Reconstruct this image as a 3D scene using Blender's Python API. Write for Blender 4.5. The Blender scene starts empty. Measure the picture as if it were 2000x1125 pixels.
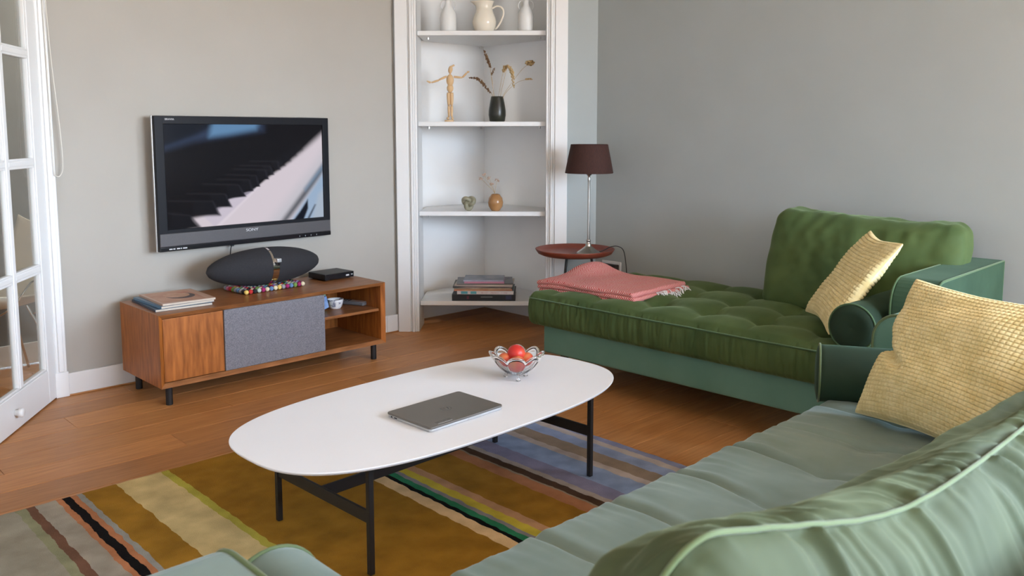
import bpy, math, random
import numpy as np
from mathutils import Vector, Matrix, noise
random.seed(7)
sc = bpy.context.scene
COL = sc.collection
PI = math.pi
R = math.radians

# ------------------------------------------------------------------ camera, world, light, exposure
cd = bpy.data.cameras.new('camera'); cam = bpy.data.objects.new('camera', cd); COL.objects.link(cam)
cam.location = (0, 0, 1.3407)
cam.rotation_euler = (R(90 - 6.45), 0, R(46.2 - 90))
cd.sensor_width = 36; cd.lens = 36 * 1675 / 2000; cd.shift_y = -114.5 / 2000
cd.clip_start = 0.02
cd.dof.use_dof = True; cd.dof.focus_distance = 3.3; cd.dof.aperture_fstop = 7.1
sc.camera = cam

w = bpy.data.worlds.new('world'); sc.world = w; w.use_nodes = True
nt = w.node_tree; nt.nodes.clear()
wo = nt.nodes.new('ShaderNodeOutputWorld'); bg = nt.nodes.new('ShaderNodeBackground')
tc = nt.nodes.new('ShaderNodeTexCoord'); sx = nt.nodes.new('ShaderNodeSeparateXYZ')
rp = nt.nodes.new('ShaderNodeValToRGB'); mr = nt.nodes.new('ShaderNodeMapRange')
mr.inputs['From Min'].default_value = -1; mr.inputs['From Max'].default_value = 1
nt.links.new(tc.outputs['Generated'], sx.inputs[0]); nt.links.new(sx.outputs['Z'], mr.inputs['Value'])
nt.links.new(mr.outputs[0], rp.inputs[0]); nt.links.new(rp.outputs[0], bg.inputs['Color']); nt.links.new(bg.outputs[0], wo.inputs[0])
rp.color_ramp.elements[0].position = 0.46; rp.color_ramp.elements[0].color = (0.38, 0.30, 0.20, 1)   # lit ground and greenery
rp.color_ramp.elements[1].position = 0.53; rp.color_ramp.elements[1].color = (0.76, 0.90, 1.08, 1)   # hazy horizon
e = rp.color_ramp.elements.new(0.9); e.color = (0.52, 0.74, 1.15, 1)
bg.inputs['Strength'].default_value = 11.0

def portal(name, loc, rot, sx_, sy_):
    l = bpy.data.lights.new(name, 'AREA'); l.shape = 'RECTANGLE'; l.size = sx_; l.size_y = sy_
    l.cycles.is_portal = True
    o = bpy.data.objects.new(name, l); COL.objects.link(o); o.location = loc; o.rotation_euler = rot
YB = -4.2      # wall behind the camera
# openings of the windows behind the camera and in the next room
portal('window_daylight', (2.9, YB + 0.13, 1.85), (R(90), 0, 0), 2.7, 2.1)
portal('side_window_daylight', (4.33, -2.0, 1.85), (R(90), 0, R(90)), 2.6, 2.1)

vs = sc.view_settings
vs.view_transform = 'Standard'; vs.look = 'None'; vs.gamma = 1; vs.use_curve_mapping = False
vs.exposure = 1.76

# ------------------------------------------------------------------ helpers
def link(name, me, m=None, parent=None, loc=None, rz=0.0):
    o = bpy.data.objects.new(name, me); COL.objects.link(o)
    if m is not None and me is not None and not me.materials: me.materials.append(m)
    if parent: o.parent = parent
    if loc is not None: o.location = loc
    if rz: o.rotation_euler = (0, 0, rz)
    return o
def mesh(name, g, smooth=False):
    me = bpy.data.meshes.new(name); me.from_pydata(g[0], [], g[1])
    if smooth: me.polygons.foreach_set('use_smooth', [True] * len(me.polygons))
    me.update(); return me
def obj(name, g, m, parent=None, loc=None, rz=0.0, smooth=False):
    return link(name, mesh(name, g, smooth), m, parent, loc, rz)
def thing(name, label, cat, loc=(0, 0, 0), rz=0.0, group=None):
    o = bpy.data.objects.new(name, None); COL.objects.link(o); o.empty_display_size = 0.05
    o.location = loc; o.rotation_euler = (0, 0, rz)
    return tag(o, label, cat, group)
def tag(o, label, cat, group=None):
    o['label'] = label; o['category'] = cat
    if group: o['group'] = group
    return o
def struct(o): o['kind'] = 'structure'; return o
def join(*gs):
    V = []; F = []
    for g in gs:
        b = len(V); V += list(g[0]); F += [tuple(i + b for i in f) for f in g[1]]
    return V, F
def xf(g, M):
    return [tuple(M @ Vector(v)) for v in g[0]], g[1]
def mv(g, x=0, y=0, z=0): return [(a + x, b + y, c + z) for a, b, c in g[0]], g[1]
def box(x0, x1, y0, y1, z0, z1):
    v = [(x0, y0, z0), (x1, y0, z0), (x1, y1, z0), (x0, y1, z0), (x0, y0, z1), (x1, y0, z1), (x1, y1, z1), (x0, y1, z1)]
    return v, [(3, 2, 1, 0), (4, 5, 6, 7), (0, 1, 5, 4), (1, 2, 6, 5), (2, 3, 7, 6), (3, 0, 4, 7)]
def cbox(x0, x1, y0, y1, z0, z1, c=0.002):
    """box whose top edges are chamfered (planks)"""
    v = [(x0, y0, z0), (x1, y0, z0), (x1, y1, z0), (x0, y1, z0), (x0, y0, z1 - c), (x1, y0, z1 - c), (x1, y1, z1 - c), (x0, y1, z1 - c),
         (x0 + c, y0 + c, z1), (x1 - c, y0 + c, z1), (x1 - c, y1 - c, z1), (x0 + c, y1 - c, z1)]
    f = [(3, 2, 1, 0), (8, 9, 10, 11)]
    for a, b in ((0, 4), (4, 8)):
        for i in range(4):
            j = (i + 1) % 4; f.append((a + i, a + j, b + j, b + i))
    return v, f
def axis_pts(h, r, n, k):
    out = []
    for i in range(k + 1):
        t = math.tan(R(45) * (1 - i / k)); out.append(-(h - r) - r * t)
    for i in range(1, n): out.append(-(h - r) + 2 * (h - r) * i / n)
    for i in range(k + 1):
        t = math.tan(R(45) * i / k); out.append((h - r) + r * t)
    return out
def soft(hx, hy, hz, r, n=(2, 2, 2), k=3, fn=None, c=(0, 0, 0)):
    """rounded box; fn(p, normal) may displace each point"""
    A = [axis_pts(hx, r, n[0], k), axis_pts(hy, r, n[1], k), axis_pts(hz, r, n[2], k)]
    L = [len(a) - 1 for a in A]; H = (hx - r, hy - r, hz - r)
    idx = {}; V = []; F = []
    def vid(i, j, l):
        key = (i, j, l)
        if key in idx: return idx[key]
        p = (A[0][i], A[1][j], A[2][l])
        q = [max(-H[a], min(H[a], p[a])) for a in range(3)]
        d = Vector((p[0] - q[0], p[1] - q[1], p[2] - q[2]))
        ln = d.length; nn = d / ln if ln > 1e-9 else Vector((0, 0, 1))
        P = Vector(q) + nn * r
        if fn: P = fn(P, nn)
        idx[key] = len(V); V.append((P[0] + c[0], P[1] + c[1], P[2] + c[2])); return idx[key]
    for a in range(3):
        b, d = (a + 1) % 3, (a + 2) % 3
        for side in (0, L[a]):
            for i in range(L[b]):
                for j in range(L[d]):
                    q = []
                    for (di, dj) in ((0, 0), (1, 0), (1, 1), (0, 1)):
                        t = [0, 0, 0]; t[a] = side; t[b] = i + di; t[d] = j + dj; q.append(vid(*t))
                    F.append(tuple(q) if side else tuple(reversed(q)))
    return V, F
def rbox(x0, x1, y0, y1, z0, z1, r=0.004, k=2):
    r = min(r, (x1 - x0) / 2.01, (y1 - y0) / 2.01, (z1 - z0) / 2.01)
    return soft((x1 - x0) / 2, (y1 - y0) / 2, (z1 - z0) / 2, r, (1, 1, 1), k, None, ((x0 + x1) / 2, (y0 + y1) / 2, (z0 + z1) / 2))
def lathe(prof, n=32, cap=True):
    V = []; F = []; m = len(prof)
    for r, z in prof:
        for i in range(n):
            a = 2 * PI * i / n; V.append((r * math.cos(a), r * math.sin(a), z))
    for j in range(m - 1):
        for i in range(n):
            k = (i + 1) % n; F.append((j * n + i, j * n + k, (j + 1) * n + k, (j + 1) * n + i))
    if cap:
        F.append(tuple(range(n - 1, -1, -1))); F.append(tuple(range((m - 1) * n, m * n)))
    return V, F
def sphere(cx, cy, cz, rx, ry=None, rz=None, n=12, m=8):
    ry = ry or rx; rz = rz or rx
    V = [(cx, cy, cz - rz)]; F = []
    for j in range(1, m):
        t = PI * j / m
        for i in range(n):
            a = 2 * PI * i / n; V.append((cx + rx * math.sin(t) * math.cos(a), cy + ry * math.sin(t) * math.sin(a), cz - rz * math.cos(t)))
    V.append((cx, cy, cz + rz)); T = len(V) - 1
    for i in range(n):
        k = (i + 1) % n; F.append((0, 1 + k, 1 + i)); F.append((T, 1 + (m - 2) * n + i, 1 + (m - 2) * n + k))
    for j in range(m - 2):
        for i in range(n):
            k = (i + 1) % n; F.append((1 + j * n + i, 1 + j * n + k, 1 + (j + 1) * n + k, 1 + (j + 1) * n + i))
    return V, F
def tube(pts, r, n=6, closed=False, cap=True):
    P = [Vector(p) for p in pts]; m = len(P); V = []; F = []
    rr = r if callable(r) else (lambda t: r)
    up = None
    for i in range(m):
        a = P[(i - 1) % m] if (closed or i > 0) else P[0]; b = P[(i + 1) % m] if (closed or i < m - 1) else P[-1]
        t = (b - a).normalized()
        if up is None:
            up = Vector((0, 0, 1)) if abs(t.z) < 0.9 else Vector((1, 0, 0))
        s = t.cross(up).normalized(); up = s.cross(t).normalized()
        q = rr(i / (m - 1))
        for k in range(n):
            an = 2 * PI * k / n; V.append(tuple(P[i] + (s * math.cos(an) + up * math.sin(an)) * q))
    for i in range(m if closed else m - 1):
        j = (i + 1) % m
        for k in range(n):
            l = (k + 1) % n; F.append((i * n + k, i * n + l, j * n + l, j * n + k))
    if cap and not closed:
        F.append(tuple(range(n - 1, -1, -1))); F.append(tuple(range((m - 1) * n, m * n)))
    return V, F
def smooth_path(pts, k=6, closed=False):
    P = [Vector(p) for p in pts]; m = len(P); out = []
    for i in range(m if closed else m - 1):
        g = lambda q: P[q % m] if closed else P[max(0, min(m - 1, q))]
        a, b, c, d = g(i - 1), g(i), g(i + 1), g(i + 2)
        for j in range(k):
            t = j / k
            out.append(0.5 * ((2 * b) + (c - a) * t + (2 * a - 5 * b + 4 * c - d) * t * t + (3 * b - a - 3 * c + d) * t ** 3))
    if not closed: out.append(P[-1])
    return out
def rod(a, b, r, n=8): return tube([a, b], r, n)
def prism(poly, w0, w1, bev=0.0, plane='yz', nseg=3):
    """convex outline extruded along the remaining axis, with rounded rims"""
    m = len(poly); P = [Vector((p[0], p[1])) for p in poly]
    N = []
    for i in range(m):
        t = (P[(i + 1) % m] - P[i - 1]).normalized(); N.append(Vector((t.y, -t.x)))
    area = sum(P[i].x * P[(i + 1) % m].y - P[(i + 1) % m].x * P[i].y for i in range(m))
    if area < 0: N = [-q for q in N]
    rings = []
    if bev > 0:
        for j in range(nseg + 1):
            a = PI / 2 * j / nseg; rings.append((w0 + bev * (1 - math.sin(a)), bev * (1 - math.cos(a))))
        rings = [(w0 + bev * (1 - math.sin(PI / 2 * j / nseg)), bev * (1 - math.cos(PI / 2 * j / nseg))) for j in range(nseg, -1, -1)]
        rings += [(w1 - bev * (1 - math.sin(PI / 2 * j / nseg)), bev * (1 - math.cos(PI / 2 * j / nseg))) for j in range(nseg + 1)]
    else: rings = [(w0, 0), (w1, 0)]
    V = []; F = []
    for w_, ins in rings:
        for i in range(m):
            q = P[i] - N[i] * ins
            V.append((w_, q.x, q.y) if plane == 'yz' else ((q.x, w_, q.y) if plane == 'xz' else (q.x, q.y, w_)))
    for j in range(len(rings) - 1):
        for i in range(m):
            k = (i + 1) % m; F.append((j * m + i, j * m + k, (j + 1) * m + k, (j + 1) * m + i))
    F.append(tuple(range(m - 1, -1, -1))); F.append(tuple(range((len(rings) - 1) * m, len(rings) * m)))
    return V, F
def arc(cx, cy, r, a0, a1, n=8): return [(cx + r * math.cos(R(a0 + (a1 - a0) * i / n)), cy + r * math.sin(R(a0 + (a1 - a0) * i / n))) for i in range(n + 1)]
def interp(tab, x, k):
    if x <= tab[0][0]: return tab[0][k]
    for a, b in zip(tab, tab[1:]):
        if x <= b[0]:
            t = (x - a[0]) / (b[0] - a[0]); t = t * t * (3 - 2 * t) * 0.5 + t * 0.5; return a[k] + (b[k] - a[k]) * t
    return tab[-1][k]
def text(name, body, size, m, parent, M, extrude=0.0004):
    cu = bpy.data.curves.new(name, 'FONT'); cu.body = body; cu.size = size; cu.extrude = extrude; cu.align_x = 'CENTER'; cu.align_y = 'CENTER'
    t = bpy.data.objects.new(name, cu); COL.objects.link(t)
    me = bpy.data.meshes.new_from_object(t.evaluated_get(bpy.context.evaluated_depsgraph_get()))
    bpy.data.objects.remove(t); me.transform(M)
    me.materials.clear(); me.name = name
    return link(name, me, m, parent)
FACE = Matrix(((1, 0, 0, 0), (0, 0, -1, 0), (0, 1, 0, 0), (0, 0, 0, 1)))      # lettering on a face that looks to -y

# ------------------------------------------------------------------ materials
def L(c):  # sRGB 0-255 to linear
    return tuple((x / 255 / 12.92) if x / 255 <= 0.04045 else ((x / 255 + 0.055) / 1.055) ** 2.4 for x in c)
def mat(name, col, rough=0.5, metal=0.0, col2=None, nscale=8, stretch=(1, 1, 1), bump=0.0, bscale=60, bstretch=(1, 1, 1), sheen=0.0, sheen_tint=(1, 1, 1), trans=0.0, ior=1.45, spec=0.5, coat=0.0, emit=None, estr=0, detail=4, lo=0.35, hi=0.65, rnd=False):
    m = bpy.data.materials.new(name); m.use_nodes = True; t = m.node_tree; N = t.nodes; b = N['Principled BSDF']
    b.inputs['Base Color'].default_value = (*col, 1); b.inputs['Roughness'].default_value = rough; b.inputs['Metallic'].default_value = metal
    b.inputs['Specular IOR Level'].default_value = spec; b.inputs['IOR'].default_value = ior
    b.inputs['Transmission Weight'].default_value = trans; b.inputs['Coat Weight'].default_value = coat
    if sheen:
        b.inputs['Sheen Weight'].default_value = sheen; b.inputs['Sheen Roughness'].default_value = 0.35; b.inputs['Sheen Tint'].default_value = (*sheen_tint, 1)
    if emit: b.inputs['Emission Color'].default_value = (*emit, 1); b.inputs['Emission Strength'].default_value = estr
    if col2 or bump:
        tcn = N.new('ShaderNodeTexCoord')
        src = tcn.outputs['Object']
        if rnd:
            oi = N.new('ShaderNodeObjectInfo'); vm = N.new('ShaderNodeVectorMath'); vm.operation = 'MULTIPLY_ADD'
            cb = N.new('ShaderNodeCombineXYZ')
            for k in range(3): t.links.new(oi.outputs['Random'], cb.inputs[k])
            t.links.new(cb.outputs[0], vm.inputs[0]); vm.inputs[1].default_value = (37, 53, 19); t.links.new(src, vm.inputs[2]); src = vm.outputs[0]
    if col2:
        mp = N.new('ShaderNodeMapping'); mp.inputs['Scale'].default_value = stretch; t.links.new(src, mp.inputs[0])
        no = N.new('ShaderNodeTexNoise'); no.inputs['Scale'].default_value = nscale; no.inputs['Detail'].default_value = detail; t.links.new(mp.outputs[0], no.inputs[0])
        r_ = N.new('ShaderNodeValToRGB'); r_.color_ramp.elements[0].position = lo; r_.color_ramp.elements[1].position = hi
        r_.color_ramp.elements[0].color = (*col, 1); r_.color_ramp.elements[1].color = (*col2, 1)
        t.links.new(no.outputs[0], r_.inputs[0]); t.links.new(r_.outputs[0], b.inputs['Base Color'])
        if rnd:
            hv = N.new('ShaderNodeHueSaturation'); ma = N.new('ShaderNodeMath'); ma.operation = 'MULTIPLY_ADD'; ma.inputs[1].default_value = 0.34; ma.inputs[2].default_value = 0.83
            t.links.new(oi.outputs['Random'], ma.inputs[0]); t.links.new(ma.outputs[0], hv.inputs['Value']); t.links.new(r_.outputs[0], hv.inputs['Color']); t.links.new(hv.outputs[0], b.inputs['Base Color'])
    if bump:
        mp2 = N.new('ShaderNodeMapping'); mp2.inputs['Scale'].default_value = bstretch; t.links.new(src, mp2.inputs[0])
        n2 = N.new('ShaderNodeTexNoise'); n2.inputs['Scale'].default_value = bscale; n2.inputs['Detail'].default_value = 3; t.links.new(mp2.outputs[0], n2.inputs[0])
        bu = N.new('ShaderNodeBump'); bu.inputs['Strength'].default_value = bump; bu.inputs['Distance'].default_value = 0.004
        t.links.new(n2.outputs[0], bu.inputs['Height']); t.links.new(bu.outputs[0], b.inputs['Normal'])
    return m
M = {}
M['wall'] = mat('wall_paint', (0.405, 0.38, 0.335), 0.8, col2=(0.42, 0.395, 0.35), nscale=3, bump=0.05, bscale=90)
M['wall_shade_tint'] = mat('wall_paint_shade_tint', (0.36, 0.39, 0.38), 0.8, col2=(0.375, 0.405, 0.395), nscale=3, bump=0.05, bscale=90)  # same wall paint, darkened and cooled to paint in weaker, bluer light
M['white'] = mat('white_lacquer', (0.77, 0.765, 0.75), 0.4, col2=(0.755, 0.75, 0.735), nscale=5)
M['niche'] = mat('niche_white_paint', (0.87, 0.865, 0.85), 0.7, col2=(0.85, 0.845, 0.83), nscale=4)
M['ceil'] = mat('ceiling_paint', (0.80, 0.78, 0.74), 0.85)
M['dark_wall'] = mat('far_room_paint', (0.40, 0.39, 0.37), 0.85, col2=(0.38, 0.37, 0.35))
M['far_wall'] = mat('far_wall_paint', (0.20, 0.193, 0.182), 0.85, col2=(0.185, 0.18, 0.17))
M['oak'] = mat('oak_floor', (0.38, 0.158, 0.048), 0.40, spec=0.35, col2=(0.52, 0.24, 0.082), nscale=5, stretch=(1.2, 14, 14), bump=0.08, bscale=40, bstretch=(1, 12, 12), detail=7, lo=0.3, hi=0.72, rnd=True)
M['walnut'] = mat('walnut_veneer', (0.18, 0.066, 0.020), 0.36, spec=0.4, col2=(0.36, 0.145, 0.050), nscale=6, stretch=(1.2, 9, 9), detail=6, lo=0.3, hi=0.7)
M['walnut_v'] = mat('walnut_veneer_upright', (0.22, 0.066, 0.011), 0.40, spec=0.35, col2=(0.45, 0.15, 0.032), nscale=6, stretch=(8, 8, 1.1), detail=6, lo=0.3, hi=0.7)
M['grey_fabric'] = mat('grey_weave', (0.13, 0.128, 0.145), 0.9, col2=(0.225, 0.22, 0.24), nscale=260, bump=0.25, bscale=400, detail=2)
M['black'] = mat('black_powder_coat', (0.012, 0.012, 0.013), 0.45)
M['black_gloss'] = mat('black_gloss_plastic', (0.012, 0.012, 0.014), 0.16)
M['black_cloth'] = mat('black_speaker_cloth', (0.012, 0.012, 0.015), 0.85, col2=(0.03, 0.03, 0.034), nscale=500, bump=0.3, bscale=600)
M['tv_grey'] = mat('charcoal_plastic', (0.016, 0.017, 0.020), 0.35, spec=0.10)
M['tv_band'] = mat('grey_speaker_mesh', (0.085, 0.08, 0.082), 0.5, col2=(0.07, 0.066, 0.07), nscale=300)
M['chrome'] = mat('chrome', (0.62, 0.61, 0.58), 0.12, 1.0)
M['silver'] = mat('silver_plastic', (0.55, 0.55, 0.54), 0.3, 0.7)
M['nickel'] = mat('brushed_nickel', (0.42, 0.41, 0.38), 0.28, 1.0, bump=0.05, bscale=200)
M['mark'] = mat('pale_print', (0.62, 0.62, 0.64), 0.5)
M['table_white'] = mat('white_laminate', (0.83, 0.85, 0.88), 0.42, col2=(0.82, 0.84, 0.87), nscale=6)
M['laptop'] = mat('grey_aluminium', (0.20, 0.185, 0.165), 0.42, 0.75, bump=0.02, bscale=700)
M['laptop_base'] = mat('silver_aluminium', (0.55, 0.56, 0.57), 0.4, 0.7)
M['laptop_mark'] = mat('dark_mirror_mark', (0.07, 0.066, 0.06), 0.2, 0.6)
M['rust'] = mat('rust_red_tray_lacquer', (0.205, 0.045, 0.022), 0.42, col2=(0.18, 0.038, 0.02), nscale=10)
M['shade'] = mat('dark_brown_shade_cloth', (0.050, 0.017, 0.011), 0.85, col2=(0.032, 0.011, 0.008), nscale=60, stretch=(4, 4, 0.4), bump=0.3, bscale=220, bstretch=(1, 1, 0.15))
M['shade_in'] = mat('shade_lining', (0.10, 0.06, 0.04), 0.7)
VG = dict(nscale=5, sheen=0.28, bump=0.22, bscale=14, detail=5)
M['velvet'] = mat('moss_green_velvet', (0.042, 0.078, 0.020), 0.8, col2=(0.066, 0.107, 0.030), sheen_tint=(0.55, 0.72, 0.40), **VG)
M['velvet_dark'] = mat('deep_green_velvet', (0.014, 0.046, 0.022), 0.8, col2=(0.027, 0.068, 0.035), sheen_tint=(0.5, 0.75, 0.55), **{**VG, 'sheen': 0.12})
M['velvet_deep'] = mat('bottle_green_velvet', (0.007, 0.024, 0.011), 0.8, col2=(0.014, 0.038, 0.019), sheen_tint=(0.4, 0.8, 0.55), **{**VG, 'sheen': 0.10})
M['velvet_base'] = mat('sage_velvet_baked_light', (0.100, 0.220, 0.165), 0.8, col2=(0.120, 0.245, 0.185), sheen_tint=(0.6, 0.9, 0.75), **VG)  # chaise velvet with the sheen of its nap put into the colour
M['velvet_back'] = mat('light_offset_green_velvet', (0.036, 0.052, 0.020), 0.8, col2=(0.052, 0.072, 0.028), sheen_tint=(0.85, 1.0, 0.6), **{**VG, 'sheen': 0.14})  # sofa velvet darkened to cancel the window light on the back cushion
M['velvet_sofa'] = mat('grey_green_velvet', (0.145, 0.205, 0.185), 0.8, col2=(0.18, 0.245, 0.222), sheen_tint=(0.80, 0.95, 0.95), **VG)  # lightened to make up for light that the seat does not get
M['piping'] = mat('green_piping', (0.060, 0.115, 0.050), 0.8, sheen=0.4, sheen_tint=(0.7, 0.9, 0.7))
M['piping_light'] = mat('pale_green_piping', (0.105, 0.15, 0.066), 0.8, sheen=0.3)
M['yellow'] = mat('mustard_yellow_chenille', (0.70, 0.58, 0.28), 0.9, col2=(0.80, 0.69, 0.38), nscale=24, sheen=0.1, sheen_tint=(1, 0.9, 0.6), bump=0.2, bscale=500)
M['wood_pale'] = mat('pale_beech', (0.62, 0.40, 0.20), 0.5, col2=(0.68, 0.46, 0.25), nscale=14, stretch=(1, 1, 0.2))
M['vase_black'] = mat('black_glazed_clay', (0.014, 0.015, 0.012), 0.3, col2=(0.03, 0.032, 0.022), nscale=12)
M['vase_tan'] = mat('caramel_glaze', (0.34, 0.17, 0.065), 0.22, col2=(0.42, 0.22, 0.09), nscale=14)
M['cream'] = mat('cream_glaze', (0.78, 0.72, 0.60), 0.18, col2=(0.80, 0.74, 0.63), nscale=4)
M['milk'] = mat('matt_white_ceramic', (0.76, 0.76, 0.74), 0.45, col2=(0.72, 0.72, 0.70), nscale=5)
M['stone'] = mat('grey_green_soapstone', (0.20, 0.19, 0.12), 0.45, col2=(0.34, 0.31, 0.22), nscale=22)
M['straw'] = mat('dry_straw', (0.42, 0.28, 0.13), 0.8, col2=(0.52, 0.37, 0.18), nscale=60)
M['straw_dark'] = mat('dry_brown_seed', (0.12, 0.062, 0.028), 0.85, col2=(0.2, 0.11, 0.05), nscale=80)
M['petal'] = mat('dry_pale_flower', (0.58, 0.46, 0.38), 0.8, col2=(0.45, 0.30, 0.22), nscale=120)
M['glass'] = mat('clear_glass', (0.97, 0.985, 0.98), 0.02, trans=1.0, ior=1.5)
def thin_glass():
    m = bpy.data.materials.new('window_pane_glass'); m.use_nodes = True; t = m.node_tree; t.nodes.clear()
    o = t.nodes.new('ShaderNodeOutputMaterial'); mx = t.nodes.new('ShaderNodeMixShader'); tr = t.nodes.new('ShaderNodeBsdfTransparent'); gl = t.nodes.new('ShaderNodeBsdfGlossy')
    ge = t.nodes.new('ShaderNodeNewGeometry'); dt = t.nodes.new('ShaderNodeVectorMath'); dt.operation = 'DOT_PRODUCT'
    t.links.new(ge.outputs['Normal'], dt.inputs[0]); t.links.new(ge.outputs['Incoming'], dt.inputs[1])
    def mm(op, a, b_):
        q = t.nodes.new('ShaderNodeMath'); q.operation = op
        for i, v in enumerate((a, b_)):
            if isinstance(v, float): q.inputs[i].default_value = v
            elif v is not None: t.links.new(v, q.inputs[i])
        return q.outputs[0]
    fr = mm('ADD', mm('MULTIPLY', mm('POWER', mm('SUBTRACT', 1.0, mm('ABSOLUTE', dt.outputs['Value'], None)), 5.0), 0.96), 0.04)   # Schlick, both faces alike
    gl.inputs['Roughness'].default_value = 0.02
    tr.inputs['Color'].default_value = (0.93, 0.95, 0.94, 1)
    t.links.new(fr, mx.inputs[0]); t.links.new(tr.outputs[0], mx.inputs[1]); t.links.new(gl.outputs[0], mx.inputs[2]); t.links.new(mx.outputs[0], o.inputs[0]); return m
M['pane'] = thin_glass()
M['peach'] = mat('peach_skin', (0.62, 0.20, 0.075), 0.45, col2=(0.66, 0.045, 0.03), nscale=16, lo=0.42, hi=0.6, detail=2)
M['peach_red'] = mat('red_nectarine_skin', (0.55, 0.028, 0.022), 0.35, col2=(0.66, 0.10, 0.045), nscale=18, lo=0.5, hi=0.75, detail=2)
M['page'] = mat('page_edges', (0.62, 0.55, 0.45), 0.8, col2=(0.50, 0.43, 0.34), nscale=40, stretch=(1, 1, 60))
M['cord'] = mat('off_white_cord', (0.72, 0.69, 0.62), 0.6)
M['shell'] = mat('cream_plastic_shell', (0.80, 0.70, 0.54), 0.4)
M['tassel'] = mat('white_fringe', (0.80, 0.80, 0.82), 0.9)
def solid(name, c, rough=0.5, **k): 
    if name not in M: M[name] = mat(name, c, rough, **k)
    return M[name]

# rug: stripes of tufted wool along y, edges slightly uneven
def rug_mat(x0, x1, stops):
    m = bpy.data.materials.new('striped_wool'); m.use_nodes = True; t = m.node_tree; N = t.nodes; b = N['Principled BSDF']
    b.inputs['Roughness'].default_value = 0.95; b.inputs['Specular IOR Level'].default_value = 0.1
    g = N.new('ShaderNodeNewGeometry'); s = N.new('ShaderNodeSeparateXYZ'); t.links.new(g.outputs['Position'], s.inputs[0])
    n1 = N.new('ShaderNodeTexNoise'); n1.inputs['Scale'].default_value = 15; n1.inputs['Detail'].default_value = 6; t.links.new(g.outputs['Position'], n1.inputs[0])
    a = N.new('ShaderNodeMath'); a.operation = 'MULTIPLY_ADD'; a.inputs[1].default_value = 0.022; t.links.new(n1.outputs[0], a.inputs[0]); t.links.new(s.outputs['X'], a.inputs[2])
    mp = N.new('ShaderNodeMapRange'); mp.inputs['From Min'].default_value = x0 + 0.011; mp.inputs['From Max'].default_value = x1 + 0.011; t.links.new(a.outputs[0], mp.inputs[0])
    r = N.new('ShaderNodeValToRGB'); r.color_ramp.interpolation = 'CONSTANT'; t.links.new(mp.outputs[0], r.inputs[0])
    el = r.color_ramp.elements
    for i, (x, c) in enumerate(stops):
        p = max(0, (x - x0) / (x1 - x0))
        if i < 2: el[i].position = p; q = el[i]
        else: q = el.new(p)
        q.color = (*L(c), 1)
    n2 = N.new('ShaderNodeTexNoise'); n2.inputs['Scale'].default_value = 10; n2.inputs['Detail'].default_value = 8; t.links.new(g.outputs['Position'], n2.inputs[0])
    m2 = N.new('ShaderNodeMapRange'); m2.inputs['From Min'].default_value = 0.3; m2.inputs['From Max'].default_value = 0.7; m2.inputs['To Min'].default_value = 0.78; m2.inputs['To Max'].default_value = 1.16; t.links.new(n2.outputs[0], m2.inputs[0])
    h = N.new('ShaderNodeHueSaturation'); t.links.new(m2.outputs[0], h.inputs['Value']); t.links.new(r.outputs[0], h.inputs['Color']); t.links.new(h.outputs[0], b.inputs['Base Color'])
    n3 = N.new('ShaderNodeTexNoise'); n3.inputs['Scale'].default_value = 260; t.links.new(g.outputs['Position'], n3.inputs[0])
    bu = N.new('ShaderNodeBump'); bu.inputs['Strength'].default_value = 0.5; bu.inputs['Distance'].default_value = 0.006; t.links.new(n3.outputs[0], bu.inputs['Height']); t.links.new(bu.outputs[0], b.inputs['Normal'])
    return m
def herringbone(name='herringbone_cotton'):
    m = bpy.data.materials.new(name); m.use_nodes = True; t = m.node_tree; N = t.nodes; b = N['Principled BSDF']; b.inputs['Roughness'].default_value = 0.9
    c = N.new('ShaderNodeTexCoord'); s = N.new('ShaderNodeSeparateXYZ'); t.links.new(c.outputs['Object'], s.inputs[0])
    def M_(op, a, bb=None, cc=None):
        q = N.new('ShaderNodeMath'); q.operation = op
        for i, v in enumerate((a, bb, cc)):
            if v is None: continue
            if isinstance(v, (int, float)): q.inputs[i].default_value = v
            else: t.links.new(v, q.inputs[i])
        return q.outputs[0]
    xz = M_('SUBTRACT', s.outputs['X'], s.outputs['Z'])
    zig = M_('PINGPONG', s.outputs['Y'], 0.040)
    st = M_('FRACT', M_('MULTIPLY', M_('ADD', xz, zig), 88))
    on = M_('GREATER_THAN', st, 0.62)
    mx = N.new('ShaderNodeMix'); mx.data_type = 'RGBA'; t.links.new(on, mx.inputs['Factor'])
    mx.inputs[6].default_value = (0.50, 0.06, 0.06, 1); mx.inputs[7].default_value = (0.72, 0.50, 0.46, 1)
    t.links.new(mx.outputs[2], b.inputs['Base Color']); return m

# ------------------------------------------------------------------ setting
YW, XW, ZC = 4.67, 4.341, 3.0
# floor with every plank its own piece
floor = struct(link('floor', mesh('floor', join(box(-1.25, XW + 0.1, YB, 4.95, -0.06, -0.012), box(-1.25, 3.3, 4.95, 5.62, -0.06, -0.012))), M['oak']))
PW = 0.19; lens = (2.2, 2.2, 2.2)
plank_me = {}
row = 0; y = YB + 0.14
while y < 5.4:
    x = -1.22 - (0.9 * row * 0.731) % 1.7
    xmax = XW + 0.03 if y < 4.75 else 3.25
    while x < xmax:
        a, b_ = max(x, -1.22), min(x + 1.75, xmax)
        if b_ - a > 0.04:
            key = round(b_ - a, 3)
            if key not in plank_me:
                plank_me[key] = mesh('floor_plank', cbox(0.0006, key - 0.0006, 0.0006, PW - 0.0006, -0.012, 0.0, 0.0016))
            link('floor_plank', plank_me[key], M['oak'], floor, (a, y, 0))
        x += 1.75
    y += PW; row += 1
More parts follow.
